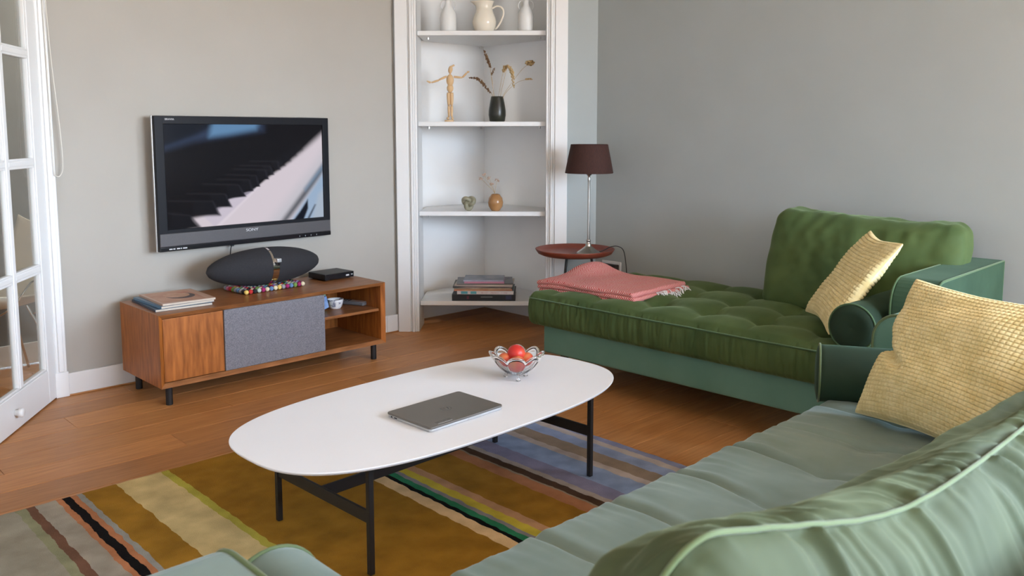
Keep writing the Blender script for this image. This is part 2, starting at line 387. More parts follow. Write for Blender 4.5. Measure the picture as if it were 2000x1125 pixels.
# left wall (television wall) with the opening to the next room
struct(obj('wall_left', join(box(1.262, 3.40, YW, YW + 0.14, 0, ZC), box(-0.32, 1.262, YW, YW + 0.14, 2.36, ZC), box(-1.25, -0.32, YW, YW + 0.14, 0, ZC)), M['wall']))
struct(obj('wall_right', join(box(XW, XW + 0.12, -0.7, 3.76, 0, ZC), box(XW, XW + 0.12, YB, -3.3, 0, ZC), box(XW, XW + 0.12, -3.3, -0.7, 0, 0.8), box(XW, XW + 0.12, -3.3, -0.7, 2.9, ZC)), M['wall_shade_tint']))
struct(obj('wall_front', join(box(-1.25, XW, YB, YB + 0.14, 0, 0.8), box(-1.25, XW, YB, YB + 0.14, 2.9, ZC), box(-1.25, 1.55, YB, YB + 0.14, 0.8, 2.9), box(4.25, XW, YB, YB + 0.14, 0.8, 2.9)), M['niche']))
struct(obj('wall_side', box(-1.37, -1.25, YB, YW + 0.14, 0, ZC), M['niche']))
struct(obj('ceiling', join(box(-1.37, XW + 0.2, YB, 5.0, ZC, ZC + 0.1), box(-1.37, 3.4, 5.0, 5.62, ZC, ZC + 0.1)), M['ceil']))
def window(name, a0, a1, z0, z1, M_):
    fr_ = join(box(a0, a0 + 0.06, -0.05, 0.05, z0, z1), box(a1 - 0.06, a1, -0.05, 0.05, z0, z1), box(a0, a1, -0.05, 0.05, z0, z0 + 0.06), box(a0, a1, -0.05, 0.05, z1 - 0.06, z1))
    o = struct(obj(name, fr_, M['white'])); o.matrix_world = M_
    obj('mullion', box((a0 + a1) / 2 - 0.03, (a0 + a1) / 2 + 0.03, -0.03, 0.03, z0 + 0.06, z1 - 0.06), M['white'], o)
window('window_1', 1.55, 4.25, 0.8, 2.9, Matrix.Translation((0, YB + 0.07, 0)))
window('window_2', -3.3, -0.7, 0.8, 2.9, Matrix.Translation((XW + 0.06, 0, 0)) @ Matrix.Rotation(R(90), 4, 'Z'))
# next room
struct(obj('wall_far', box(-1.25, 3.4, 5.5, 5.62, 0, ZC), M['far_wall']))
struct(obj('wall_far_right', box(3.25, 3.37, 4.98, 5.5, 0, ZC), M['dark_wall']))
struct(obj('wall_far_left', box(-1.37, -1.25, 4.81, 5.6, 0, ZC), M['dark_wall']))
fl = bpy.data.lights.new('far_room_added_fill', 'POINT'); fl.energy = 26; fl.shadow_soft_size = 0.15; fl.color = (1.0, 0.97, 0.92)  # unseen fill lamp, added to brighten the view through the door panes
fo = bpy.data.objects.new('far_room_added_fill', fl); COL.objects.link(fo); fo.location = (2.35, 5.16, 2.3)
struct(obj('baseboard_far', box(-1.25, 3.25, 5.485, 5.5, 0, 0.12), M['white']))
# diagonal wall with the shelf niche; local frame: x to the right along the diagonal, y into the corner
DG = R(-45); DO = (3.404, 4.656, 0)
DW = 1.325
struct(obj('wall_back', join(box(1.115, DW, 0, 0.10, 0, ZC), box(0, 1.115, 0, 0.10, 2.5, ZC)), M['wall_shade_tint'], None, DO, DG))
struct(obj('wall_niche_left', box(3.405, 4.36, 4.85, 4.93, 0, ZC), M['niche']))
struct(obj('wall_niche_right', box(4.36, 4.44, 3.84, 4.93, 0, ZC), M['niche']))
def casing(flip):
    parts = [(0, 0.082, -0.030), (0.082, 0.096, -0.022), (0.096, 0.112, -0.036), (0.112, 0.124, -0.026), (0.124, 0.140, -0.020)]
    g = []
    for a, b_, d in parts:
        if flip: a, b_ = 0.140 - b_, 0.140 - a
        g.append(rbox(a, b_, d, 0.03, 0, 2.6, 0.004))
    return join(*g, box(0.128, 0.14, 0.0, 0.24, 0, 2.6) if not flip else box(0, 0.012, 0.0, 0.10, 0, 2.6))
struct(obj('trim_1', casing(False), M['white'], None, DO, DG))
t2 = struct(obj('trim_2', casing(True), M['white'], None, (DO[0] + 0.990 * math.cos(DG), DO[1] + 0.990 * math.sin(DG), 0), DG))
struct(obj('baseboard_left', join(rbox(1.316, 3.392, YW - 0.016, YW, 0, 0.116, 0.004), rbox(3.30, 3.40, YW - 0.022, YW, 0, 0.118, 0.004)), M['white']))
struct(obj('baseboard_right', rbox(XW - 0.016, XW, YB + 0.15, 3.72, 0, 0.116, 0.004), M['white']))
struct(obj('trim_3', rbox(1.316, 3.392, YW - 0.026, YW - 0.016, 0, 0.008, 0.003), M['oak']))
# door casing
struct(obj('trim_4', join(rbox(1.262, 1.316, YW - 0.022, YW, 0, 2.42, 0.006), rbox(1.276, 1.302, YW - 0.03, YW - 0.01, 0.13, 2.42, 0.006), rbox(1.256, 1.320, YW - 0.028, YW, 0, 0.13, 0.004), box(1.235, 1.262, YW, YW + 0.14, 0, 2.36)), M['white']))

# open glazed door (local x runs from the hinge edge towards the camera, local y+ is the visible face)
door = bpy.data.objects.new('door_1', None); COL.objects.link(door); struct(door)
door.location = (1.272, 4.664, 0); door.rotation_euler = (0, 0, R(180 + 54.9))
DH, DWd = 2.30, 0.835
US = (0.112, 0.402, 0.433, 0.723)      # pane columns
ZS = [0.170, 0.668, 0.692, 1.184, 1.208, 1.700, 1.724, 2.19]
obj('stile', rbox(0.0, 0.112, -0.042, 0, 0.006, DH), M['white'], door)
obj('stile', rbox(0.723, DWd, -0.042, 0, 0.006, DH), M['white'], door)
obj('bottom_rail', rbox(0.112, 0.723, -0.041, -0.001, 0.006, 0.170), M['white'], door)
obj('top_rail', rbox(0.112, 0.723, -0.041, -0.001, 2.19, DH), M['white'], door)
obj('muntin', rbox(0.402, 0.433, -0.04, -0.003, 0.170, 2.19, 0.008, 3), M['white'], door)
for z0, z1 in ((0.668, 0.692), (1.184, 1.208), (1.700, 1.724)):
    for a, b_ in ((0.112, 0.402), (0.433, 0.723)):
        obj('muntin', rbox(a, b_, -0.038, -0.004, z0 - 0.003, z1 + 0.003, 0.008, 3), M['white'], door)
for a, b_ in ((0.112, 0.402), (0.433, 0.723)):
    for i in range(4):
        z0, z1 = ZS[2 * i], ZS[2 * i + 1]
        obj('pane', box(a, b_, -0.023, -0.019, z0, z1), M['pane'], door)
        obj('glazing_bead', join(rbox(a, a + 0.012, -0.03, -0.006, z0, z1, 0.004), rbox(b_ - 0.012, b_, -0.03, -0.006, z0, z1, 0.004), rbox(a, b_, -0.03, -0.006, z0, z0 + 0.012, 0.004), rbox(a, b_, -0.03, -0.006, z1 - 0.012, z1, 0.004)), M['white'], door)
kn = lathe([(0.012, 0), (0.014, 0.012), (0.02, 0.018), (0.021, 0.03), (0.016, 0.036), (0.0, 0.037)], 20, False)
obj('door_knob', xf(kn, Matrix.Translation((0.515, 0, 0.088)) @ Matrix.Rotation(R(-90), 4, 'X')), M['white'], door, smooth=True)
for z in (0.318, 1.236, 2.0):
    hg = [tube([(0.0, 0.006, z - 0.045 + 0.03 * k), (0.0, 0.006, z - 0.018 + 0.03 * k)], 0.007, 10) for k in range(3)]
    h = obj('hinge', join(*hg, box(-0.001, 0.02, -0.002, 0.002, z - 0.045, z + 0.042)), M['white'], door)

# chair in the next room, seen through the panes
ch = thing('shell_chair', 'cream moulded shell chair on wire legs seen through the glazed door', 'chair', (1.150, 5.12, 0), R(-80))
def shell_pt(u, v):
    # v: 0 front of seat .. 1 top of back
    a = v * 2.0
    yy = -0.22 + 0.36 * min(1, a) + (0.09 * max(0, a - 1)); zz = 0.44 - 0.02 * math.sin(PI * min(1, a)) + (0.40 * max(0, a - 1) ** 0.9 if a > 1 else 0)
    wd = 0.24 * (0.9 + 0.2 * math.sin(PI * min(1, v * 1.1))) * (1 - 0.35 * max(0, v - 0.75) / 0.25)
    lift = 0.10 * abs(u) ** 2.4 * (1 - 0.5 * v)
    return (u * wd, yy - 0.06 * abs(u) ** 2 * max(0, a - 1), zz + lift)
V = []; F = []; nu, nv = 16, 24
for j in range(nv + 1):
    for i in range(nu + 1): V.append(shell_pt(-1 + 2 * i / nu, j / nv))
for j in range(nv):
    for i in range(nu): q = j * (nu + 1) + i; F.append((q, q + 1, q + nu + 2, q + nu + 1))
so = obj('seat', (V, F), M['shell'], ch, smooth=True); md = so.modifiers.new('s', 'SOLIDIFY'); md.thickness = 0.006
for sxx in (-1, 1):
    for syy in (-1, 1):
        obj('leg', join(rod((sxx * 0.10, syy * 0.08, 0.425), (sxx * 0.24, syy * 0.22, 0.0), 0.007)), M['chrome'], ch)
for sxx in (-1, 1):
    obj('stretcher', tube(smooth_path([(sxx * 0.12, -0.1, 0.38), (sxx * 0.25, -0.05, 0.46), (sxx * 0.27, 0.05, 0.58), (sxx * 0.2, 0.12, 0.42), (sxx * 0.12, 0.1, 0.38)], 5), 0.005), M['chrome'], ch)

# blind cord by the door
cordp = smooth_path([(1.300, YW - 0.036, 2.6), (1.309, YW - 0.036, 2.1), (1.322, YW - 0.034, 1.7), (1.345, YW - 0.03, 1.35), (1.350, YW - 0.025, 1.18), (1.338, YW - 0.024, 1.13), (1.318, YW - 0.026, 1.125), (1.305, YW - 0.034, 1.16), (1.302, YW - 0.037, 1.4), (1.297, YW - 0.037, 2.0), (1.293, YW - 0.037, 2.6)], 8)
tag(obj('blind_cord', tube(cordp, 0.0022, 6), M['cord'], smooth=True), 'thin off-white looped blind cord hanging beside the door casing', 'cord')

# ------------------------------------------------------------------ rug
stops = [(0.25, (150, 146, 132)), (0.737, (138, 140, 112)), (0.766, (112, 82, 66)), (0.793, (158, 152, 140)), (0.866, (178, 120, 84)), (0.888, (20, 18, 20)), (0.913, (178, 120, 84)), (0.939, (150, 152, 148)), (0.954, (156, 116, 40)),
         (1.078, (206, 186, 134)), (1.246, (178, 170, 72)), (1.272, (150, 110, 36)), (1.803, (214, 184, 140)), (1.855, (14, 16, 16)), (1.880, (44, 120, 84)), (1.905, (132, 128, 132)), (1.924, (186, 170, 62)), (1.967, (176, 136, 102)), (2.003, (146, 107, 38)),
         (2.186, (162, 112, 80)), (2.245, (140, 128, 110)), (2.257, (72, 54, 42)), (2.291, (158, 148, 140)), (2.330, (128, 126, 150)), (2.403, (134, 152, 184)), (2.525, (176, 164, 158)), (2.562, (140, 126, 112)), (2.648, (136, 152, 186)), (2.718, (172, 162, 158)), (2.757, (128, 134, 164))]
RX0, RX1, RY0, RY1 = 0.25, 2.811, 0.9, 3.32
V = []; F = []; nx, ny = 190, 160
def rug_xy(i, j):
    x = RX0 + (RX1 - RX0) * i / nx; y_ = RY0 + (RY1 - RY0) * j / ny
    if i in (0, nx): x += 0.006 * noise.noise((0, y_ * 9, 3))
    if j in (0, ny): y_ += 0.006 * noise.noise((x * 9, 0, 7))
    return x, y_
for j in range(ny + 1):
    for i in range(nx + 1):
        x, y_ = rug_xy(i, j); ed = 0.004 if (i in (0, nx) or j in (0, ny)) else 0.011
        V.append((x, y_, ed + 0.0022 * noise.noise((x * 26, y_ * 26, 0)) * (1 if ed > 0.005 else 0)))
for j in range(ny):
    for i in range(nx): q = j * (nx + 1) + i; F.append((q, q + 1, q + nx + 2, q + nx + 1))
b0 = len(V); ring = [i for i in range(nx + 1)] + [j * (nx + 1) + nx for j in range(1, ny + 1)] + [ny * (nx + 1) + i for i in range(nx - 1, -1, -1)] + [j * (nx + 1) for j in range(ny - 1, 0, -1)]
for q in ring: V.append((V[q][0], V[q][1], 0.0005))
for k in range(len(ring)): l = (k + 1) % len(ring); F.append((ring[l], ring[k], b0 + k, b0 + l))
tag(obj('striped_rug', (V, F), rug_mat(RX0, RX1, stops), smooth=True), 'wool rug with wide ochre, blue and multicoloured stripes under the coffee table', 'rug')

# ------------------------------------------------------------------ media console
con = thing('media_console', 'low walnut television console with grey fabric panel and black feet', 'cabinet', (1.578, 4.105, 0), 0.0145)
CW, CD, Z0, Z1 = 1.338, 0.49, 0.098, 0.463
T_ = 0.022
def mitred(p0, p1, p2, p3, q0, q1, q2, q3, yb):
    # board between an outer edge p0-p1 and inner edge q0-q1: front bevelled inwards
    pass
def board(xa, xb, za, zb, side):
    # frame board: outer front edge at y=0, inner front edge pushed back by 0.014, mitred ends
    o = {'top': [(xa, zb), (xb, zb), (xb - T_, za), (xa + T_, za)], 'bottom': [(xa + T_, zb), (xb - T_, zb), (xb, za), (xa, za)],
         'left': [(xa, zb), (xb, zb - T_), (xb, za + T_), (xa, za)], 'right': [(xa, zb - T_), (xb, zb), (xb, za), (xa, za + T_)]}[side]
    inner = {'top': (2, 3), 'bottom': (0, 1), 'left': (1, 2), 'right': (0, 3)}[side]
    V = [(x, 0.016 if i in inner else 0.0, z) for i, (x, z) in enumerate(o)] + [(x, CD, z) for x, z in o]
    return V, [(3, 2, 1, 0), (4, 5, 6, 7)] + [(i, (i + 1) % 4, (i + 1) % 4 + 4, i + 4) for i in range(4)]
obj('top_board', board(0, CW, Z1 - T_, Z1, 'top'), M['walnut'], con)
obj('bottom_board', board(0, CW, Z0, Z0 + T_, 'bottom'), M['walnut'], con)
obj('side_board', board(0, T_, Z0, Z1, 'left'), M['walnut_v'], con)
obj('side_board', board(CW - T_, CW, Z0, Z1, 'right'), M['walnut_v'], con)
obj('back_panel', box(T_, CW - T_, CD - 0.012, CD - 0.002, Z0 + T_, Z1 - T_), M['walnut_v'], con)
obj('door', rbox(T_ + 0.002, 0.335, 0.017, 0.036, Z0 + T_ + 0.003, Z1 - T_ - 0.003, 0.002), M['walnut_v'], con)
obj('sliding_panel', rbox(0.337, 0.930, 0.009, 0.030, Z0 + T_ + 0.002, Z1 - T_ - 0.001, 0.003), M['grey_fabric'], con)
obj('divider', box(0.86, 0.88, 0.04, CD - 0.012, Z0 + T_, Z1 - T_), M['walnut_v'], con)
obj('shelf', rbox(0.88, CW - T_, 0.035, CD - 0.012, 0.288, 0.304, 0.002), M['walnut'], con)
obj('rail', box(0.93, 0.965, 0.10, 0.118, Z1 - T_ - 0.032, Z1 - T_), M['walnut'], con)
obj('rail', box(0.93, 0.965, 0.10, 0.118, 0.256, 0.288), M['walnut'], con)
for fx in (0.055, CW - 0.055):
    for fy in (0.05, CD - 0.06): obj('foot', mv(lathe([(0.0165, 0), (0.017, 0.004), (0.0165, Z0)], 20), fx, fy, 0), M['black'], con, smooth=False)
# things in the open compartment
zt = 0.3045
tag(obj('card_pack', xf(join(rbox(-0.05, 0.05, -0.012, 0.012, 0, 0.072, 0.003)), Matrix.Rotation(R(-14), 4, 'Y')), solid('blue_print', (0.10, 0.20, 0.50), col2=(0.30, 0.45, 0.70), nscale=25), None, (2.580, 4.285, zt + 0.013), R(6)), 'small blue card pack standing on the shelf beside the grey panel', 'box')
tag(obj('green_card', xf(rbox(-0.045, 0.045, -0.006, 0.006, 0, 0.085, 0.002), Matrix.Rotation(R(-6), 4, 'Y')), solid('green_print', (0.20, 0.46, 0.30), col2=(0.3, 0.55, 0.4), nscale=20), None, (2.600, 4.325, zt + 0.006), R(8)), 'green card box behind the blue pack in the console', 'box')
bowl = lathe([(0.030, 0.0), (0.040, 0.012), (0.048, 0.045), (0.049, 0.055), (0.045, 0.055), (0.043, 0.045), (0.034, 0.014), (0.0, 0.012)], 24, False)
tag(obj('small_pot', join(bowl, lathe([(0.03, 0.0), (0.0, 0.0)], 24, False)), solid('patterned_white_glaze', (0.80, 0.79, 0.78), 0.3, col2=(0.25, 0.26, 0.34), nscale=45, lo=0.55, hi=0.62), None, (2.705, 4.335, zt + 0.001), smooth=True), 'small white pot with dark pattern on the console shelf', 'pot')
rc = thing('remote_control', 'grey remote control lying on the console shelf', 'remote', (2.838, 4.375, zt + 0.001), R(-66))
obj('body', rbox(-0.105, 0.105, -0.026, 0.026, 0, 0.020, 0.006), solid('dark_grey_plastic', (0.14, 0.14, 0.15), 0.4), rc, smooth=False)
obj('face_plate', rbox(-0.10, 0.10, -0.023, 0.023, 0.0195, 0.023, 0.002), M['silver'], rc)
for i in range(4):
    for j in range(3): obj('button', mv(lathe([(0.005, 0), (0.005, 0.002), (0.004, 0.003)], 8), -0.07 + i * 0.022, -0.013 + j * 0.013, 0.0228), M['tv_grey'], rc)
# magazines on the console
def magazine(name, label, w_, d_, t, cover, spine, loc, rz, cat='magazine', group=None, print_fn=None):
    o = thing(name, label, cat, loc, rz, group)
    obj('pages', box(-w_ / 2 + 0.001, w_ / 2 - 0.002, -d_ / 2 + 0.002, d_ / 2 - 0.002, 0.0006, t - 0.0006), M['page'], o)
    # cover wraps the spine on the local -x side
    th = 0.0007
    obj('cover', join(box(-w_ / 2, w_ / 2, -d_ / 2, d_ / 2, t - th, t), box(-w_ / 2, w_ / 2, -d_ / 2, d_ / 2, 0, th)), cover, o)
    obj('spine', box(-w_ / 2 - th, -w_ / 2 + th, -d_ / 2, d_ / 2, 0, t), spine, o)
    if print_fn: print_fn(o, w_, d_, t)
    return o
def cover_art(o, w_, d_, t):
    z = t + 0.0002
    def flat(name, pts, m, dz=0.0): obj(name, ([(x, y_, z + dz) for x, y_ in pts], [tuple(range(len(pts)))]), m, o)
    flat('cover_print', [(-w_ * 0.46, -d_ * 0.40), (w_ * 0.34, -d_ * 0.46), (w_ * 0.40, d_ * 0.44), (-w_ * 0.44, d_ * 0.46)], solid('cover_peach', (0.56, 0.34, 0.24), col2=(0.48, 0.25, 0.17), nscale=14))
    el = lambda cx, cy, rx, ry, a0=0, a1=360: [(cx + rx * math.cos(R(a)), cy + ry * math.sin(R(a))) for a in np.linspace(a0, a1, 28)]
    flat('cover_print', el(0.015, 0.0, 0.072, 0.085), solid('cover_brown', (0.10, 0.075, 0.075)), 0.0002)
    flat('cover_print', el(0.005, 0.025, 0.064, 0.072), solid('cover_skin', (0.60, 0.36, 0.25), col2=(0.5, 0.28, 0.18), nscale=30), 0.0004)
    flat('cover_print', el(0.03, 0.085, 0.06, 0.012), solid('cover_red', (0.48, 0.15, 0.10)), 0.0003)
zc = Z1 + 0.0005
magazine('magazine', 'dark blue magazine at the bottom of the pile on the console', 0.285, 0.36, 0.011, solid('navy_cover', (0.02, 0.055, 0.11), 0.25), solid('navy_cover', (0.02, 0.055, 0.11)), (1.752, 4.368, zc), R(-3), group='magazines on the console')
magazine('magazine', 'blue edged magazine in the middle of the pile on the console', 0.275, 0.35, 0.011, solid('blue_cover', (0.10, 0.20, 0.30), 0.3), solid('blue_cover', (0.1, 0.2, 0.3)), (1.765, 4.375, zc + 0.0115), R(1), group='magazines on the console')
magazine('magazine', 'peach magazine with a face on the cover, top of the console pile', 0.27, 0.34, 0.010, solid('tan_cover', (0.50, 0.31, 0.22), 0.3), solid('tan_cover', (0.5, 0.31, 0.22)), (1.782, 4.372, zc + 0.023), R(-2), group='magazines on the console', print_fn=cover_art)

# zeppelin shaped speaker on felt ball trivet
tv_x0, tv_y0, BR = 2.125, 4.300, 0.0130
felt = [solid('felt_%s' % n, c, 0.95, bump=0.4, bscale=300) for n, c in (('magenta', (0.33, 0.02, 0.12)), ('cream', (0.72, 0.62, 0.42)), ('red', (0.50, 0.03, 0.03)), ('green', (0.18, 0.30, 0.07)), ('lilac', (0.32, 0.26, 0.50)), ('yellow', (0.75, 0.52, 0.14)), ('black', (0.02, 0.018, 0.022)), ('pink', (0.62, 0.16, 0.26)), ('blue', (0.12, 0.22, 0.40)), ('grey', (0.30, 0.28, 0.30)), ('mint', (0.50, 0.60, 0.48)), ('darkgreen', (0.03, 0.07, 0.02)))]
tr = thing('felt_ball_trivet', 'square trivet of multicoloured felt balls under the black speaker', 'trivet', (tv_x0, tv_y0, zc), R(5))
ball = mesh('felt_ball', sphere(0, 0, 0, BR, n=10, m=7), True)
bm_ = []
for f in felt:
    c_ = ball.copy(); c_.materials.append(f); bm_.append(c_)
nxb, nyb = 15, 9
for j in range(nyb):
    for i in range(nxb):
        link('felt_ball', random.choice(bm_), None, tr, (BR + i * 2 * BR, BR + j * 2 * BR, BR + 0.0002))
sp = thing('speaker', 'black airship-shaped speaker with a chrome band under the television', 'speaker', (2.300, 4.405, zc + 2 * BR + 0.0007), R(2))
prof = []
HL, RR = 0.352, 0.105
for i in range(33):
    t = -1 + 2 * i / 32; rr = RR * max(0, 1 - abs(t) ** 2.05) ** 0.57 * (1 - 0.0 * t)
    prof.append((max(rr, 0.0005), t * HL))
body = xf(lathe(prof, 48), Matrix.Translation((0, 0, RR)) @ Matrix.Rotation(R(90), 4, 'Y'))
obj('body', body, M['black_cloth'], sp, smooth=True)
def ring(x0, x1, r, a0=0, a1=360, n=48):
    V = []; F = []
    for i in range(n + 1):
        a = R(a0 + (a1 - a0) * i / n)
        for x in (x0, x1): V.append((x, -r * math.sin(a), RR + r * math.cos(a)))
    for i in range(n): F.append((2 * i, 2 * i + 1, 2 * i + 3, 2 * i + 2))
    return V, F
bd = obj('chrome_band', ring(-0.008, 0.004, RR * 1.006, -60, 205), M['chrome'], sp, smooth=True)
bd2 = obj('chrome_band', ring(0.004, 0.030, RR * 1.006, 80, 190), M['chrome'], sp, smooth=True); bd2['label'] = 'wide chrome front strip'
dk = obj('dock', rbox(0.004, 0.032, -RR - 0.022, -RR + 0.03, RR + 0.030, RR + 0.052, 0.004), M['silver'], sp); dk['label'] = 'small silver dock'
obj('dock_arm', rbox(0.008, 0.028, -RR - 0.012, -RR + 0.02, RR + 0.012, RR + 0.032, 0.003), M['black_gloss'], sp)
# set-top box
sb = thing('set_top_box', 'flat black set-top box on the right end of the console', 'receiver', (2.765, 4.470, zc + 0.001), R(4))
obj('case', rbox(-0.105, 0.105, -0.085, 0.085, 0.004, 0.040, 0.005), solid('matt_black_plastic', (0.018, 0.018, 0.019), 0.45), sb)
obj('front_panel', rbox(-0.104, 0.104, -0.088, -0.083, 0.005, 0.039, 0.002), M['black_gloss'], sb)
obj('display_mark', join(box(0.045, 0.068, -0.0888, -0.088, 0.016, 0.024), box(0.083, 0.095, -0.0888, -0.088, 0.020, 0.024)), M['mark'], sb)
for xx in (-0.08, 0.08):
    for yy in (-0.06, 0.06): obj('foot', box(xx - 0.01, xx + 0.01, yy - 0.01, yy + 0.01, 0, 0.005), M['black'], sb)

# ------------------------------------------------------------------ television
tv = thing('television', 'black flat television on the wall showing a piano keyboard', 'television', (1.775, 4.553, 0.706), 0.058)
TW, TH = 1.088, 0.722
SX0, SX1, SZ0, SZ1 = 0.050, 1.046, 0.116, 0.679
def frame(x0, x1, z0, z1, a0, a1, c0, c1, yf, yb):
    return join(rbox(x0, a0, yf, yb, z0, z1, 0.004), rbox(a1, x1, yf, yb, z0, z1, 0.004), rbox(a0 - 0.004, a1 + 0.004, yf, yb, z0, c0, 0.003), rbox(a0 - 0.004, a1 + 0.004, yf, yb, c1, z1, 0.003))
obj('bezel', frame(0, TW, 0.0, TH, SX0, SX1, SZ0, SZ1, 0.0, 0.03), M['tv_grey'], tv)
obj('lower_band', rbox(0.003, TW - 0.003, -0.004, 0.01, 0.026, 0.096, 0.004), M['tv_band'], tv)
obj('lower_edge', rbox(0.001, TW - 0.001, -0.003, 0.02, 0.001, 0.024, 0.003), M['black_gloss'], tv)
obj('side_rim', join(rbox(-0.004, TW + 0.004, 0.026, 0.040, -0.004, TH + 0.003, 0.004)), M['silver'], tv)['label'] = 'thin silver rim'
obj('back_shell', rbox(0.06, TW - 0.06, 0.04, 0.075, 0.05, TH - 0.06, 0.012), M['black'], tv)
obj('wall_mount', rbox(0.44, 0.62, 0.07, 0.092, 0.2, 0.5, 0.004), M['black'], tv)
obj('cable', join(tube(smooth_path([(0.445, 0.05, 0.02), (0.443, 0.052, -0.012), (0.44, 0.058, -0.03), (0.436, 0.075, -0.13)], 5), 0.003), rbox(0.437, 0.455, 0.045, 0.058, -0.014, 0.0, 0.002)), M['black'], tv)
text('logo_lettering', 'SONY', 0.022, M['mark'], tv, Matrix.Translation((TW / 2, -0.0045, 0.078)) @ FACE @ Matrix.Scale(1.35, 4, (1, 0, 0)))
text('logo_lettering', 'BRAVIA', 0.014, M['mark'], tv, Matrix.Translation((0.083, -0.0006, TH - 0.018)) @ FACE @ Matrix.Scale(1.1, 4, (1, 0, 0)))
obj('small_print', join(*[box(0.05 + a, 0.05 + b_, -0.0037, -0.003, 0.009, 0.015) for a, b_ in ((0, 0.018), (0.022, 0.034), (0.042, 0.06), (0.064, 0.07), (0.076, 0.1))]), M['mark'], tv)
obj('indicator', join(*[box(0.86 + k * 0.04, 0.862 + k * 0.04, -0.0037, -0.003, 0.008, 0.016) for k in range(4)]), M['mark'], tv)
# the picture on the screen: emissive colours on a fine grid
def screen():
    nx, ny = 220, 124
    u, v = np.meshgrid(np.linspace(0, 1, nx + 1), np.linspace(0, 1, ny + 1))
    TL, TR_, BR_, BL = (138, 148), (1230, 138), (1243, 780), (175, 872)
    X = (1 - u) * (1 - v) * TL[0] + u * (1 - v) * TR_[0] + u * v * BR_[0] + (1 - u) * v * BL[0]
    Y = (1 - u) * (1 - v) * TL[1] + u * (1 - v) * TR_[1] + u * v * BR_[1] + (1 - u) * v * BL[1]
    C = np.zeros(X.shape + (3,)); C[:] = np.array(L((19, 18, 21)))
    def paint(poly, col, softness, alpha=1.0):
        P = np.array(poly, float); inside = np.zeros(X.shape, bool); dmin = np.full(X.shape, 1e9)
        for a, b in zip(P, np.roll(P, -1, 0)):
            cond = ((a[1] > Y) != (b[1] > Y)) & (X < (b[0] - a[0]) * (Y - a[1]) / ((b[1] - a[1]) + 1e-9) + a[0]); inside ^= cond
            d = b - a; tt = np.clip(((X - a[0]) * d[0] + (Y - a[1]) * d[1]) / (d @ d + 1e-9), 0, 1)
            dmin = np.minimum(dmin, np.hypot(X - a[0] - tt * d[0], Y - a[1] - tt * d[1]))
        sd = np.where(inside, dmin, -dmin); s = softness(X, Y) if callable(softness) else softness
        al = np.clip(sd / (2 * s) + 0.5, 0, 1); al = (al * al * (3 - 2 * al) * alpha)[..., None]
        C[:] = C * (1 - al) + np.array(L(col)) * al
    blur = lambda X, Y: 4 + 26 * np.clip((X - 700) / 450, 0, 1) + 22 * np.clip((Y - 640) / 200, 0, 1)
    paint([(140, 330), (330, 265), (560, 225), (790, 185), (790, 130), (520, 130), (330, 215), (140, 300)], (52, 66, 92), 40, 0.9)
    paint([(440, 130), (760, 130), (740, 180), (560, 215), (430, 235)], (104, 146, 186), 30, 0.85)
    paint([(140, 130), (470, 120), (350, 215), (140, 300)], (22, 28, 38), 30, 0.9)
    # white keys
    paint([(1260, 175), (1260, 900), (300, 900), (330, 790), (480, 745), (560, 660), (660, 640), (720, 600), (770, 555), (830, 505), (960, 415), (1080, 320)], (214, 204, 212), blur)
    paint([(1260, 300), (1260, 560), (900, 840), (820, 840)], (188, 190, 198), 60, 0.7)
    paint([(470, 850), (760, 560), (775, 560), (500, 850)], (226, 216, 226), 5, 0.6)
    paint([(470, 850), (740, 580), (560, 660), (400, 780)], (196, 188, 206), 8, 0.55)
    # black keys with a paler top edge
    keys = [((200, 740), (310, 770), (385, 858), (190, 875)), ((330, 672), (450, 672), (505, 770), (330, 775)), ((440, 622), (532, 622), (580, 712), (440, 716)), ((540, 556), (618, 558), (674, 640), (560, 650)), ((630, 522), (692, 524), (724, 602), (650, 610)), ((690, 490), (738, 494), (770, 570), (722, 575)), ((740, 452), (802, 454), (832, 520), (760, 522)), ((780, 426), (836, 428), (868, 488), (826, 492)), ((850, 398), (892, 394), (914, 452), (876, 458)), ((885, 372), (926, 366), (950, 424), (914, 430)), ((930, 345), (970, 336), (990, 392), (950, 398)), ((975, 315), (1010, 305), (1030, 352), (990, 360)), ((1020, 285), (1060, 270), (1075, 312), (1035, 325))]
    for k in keys: paint(k, (24, 24, 28), lambda X, Y: 3 + 20 * np.clip((X - 820) / 250, 0, 1) + 14 * np.clip((Y - 650) / 150, 0, 1))
    for k in keys[:9]:
        a, b_, c_, d_ = k; paint([(a[0] - 150, a[1] - 6), (b_[0], b_[1] - 5), (b_[0] + 6, b_[1] + 6), (a[0] - 150, a[1] + 5)], (46, 45, 49), 6, 0.4)
        paint([b_, (b_[0] + 10, b_[1]), (c_[0] + 4, c_[1]), (c_[0] - 16, c_[1])], (48, 48, 56), 6, 0.5)
    # far rail and blue reflections
    paint([(1260, 375), (1260, 440), (960, 815), (915, 815)], (70, 74, 82), 22, 0.9)
    paint([(1260, 440), (1260, 800), (980, 820)], (150, 176, 204), 18, 0.9)
    paint([(1260, 380), (1260, 420), (1100, 600), (1090, 580)], (120, 150, 180), 20, 0.6)
    paint([(1118, 655), (1120, 720), (1080, 815), (1000, 815), (1060, 740)], (20, 24, 34), 8)
    paint([(1170, 690), (1185, 690), (1125, 800), (1108, 800)], (30, 36, 50), 6, 0.8)
    paint([(1200, 620), (1260, 560), (1260, 800), (1150, 800)], (176, 186, 198), 20, 0.7)
    V = []; F = []
    for j in range(ny + 1):
        for i in range(nx + 1): V.append((SX0 - 0.003 + (SX1 - SX0 + 0.006) * i / nx, 0.012, SZ1 + 0.003 - (SZ1 - SZ0 + 0.006) * j / ny))
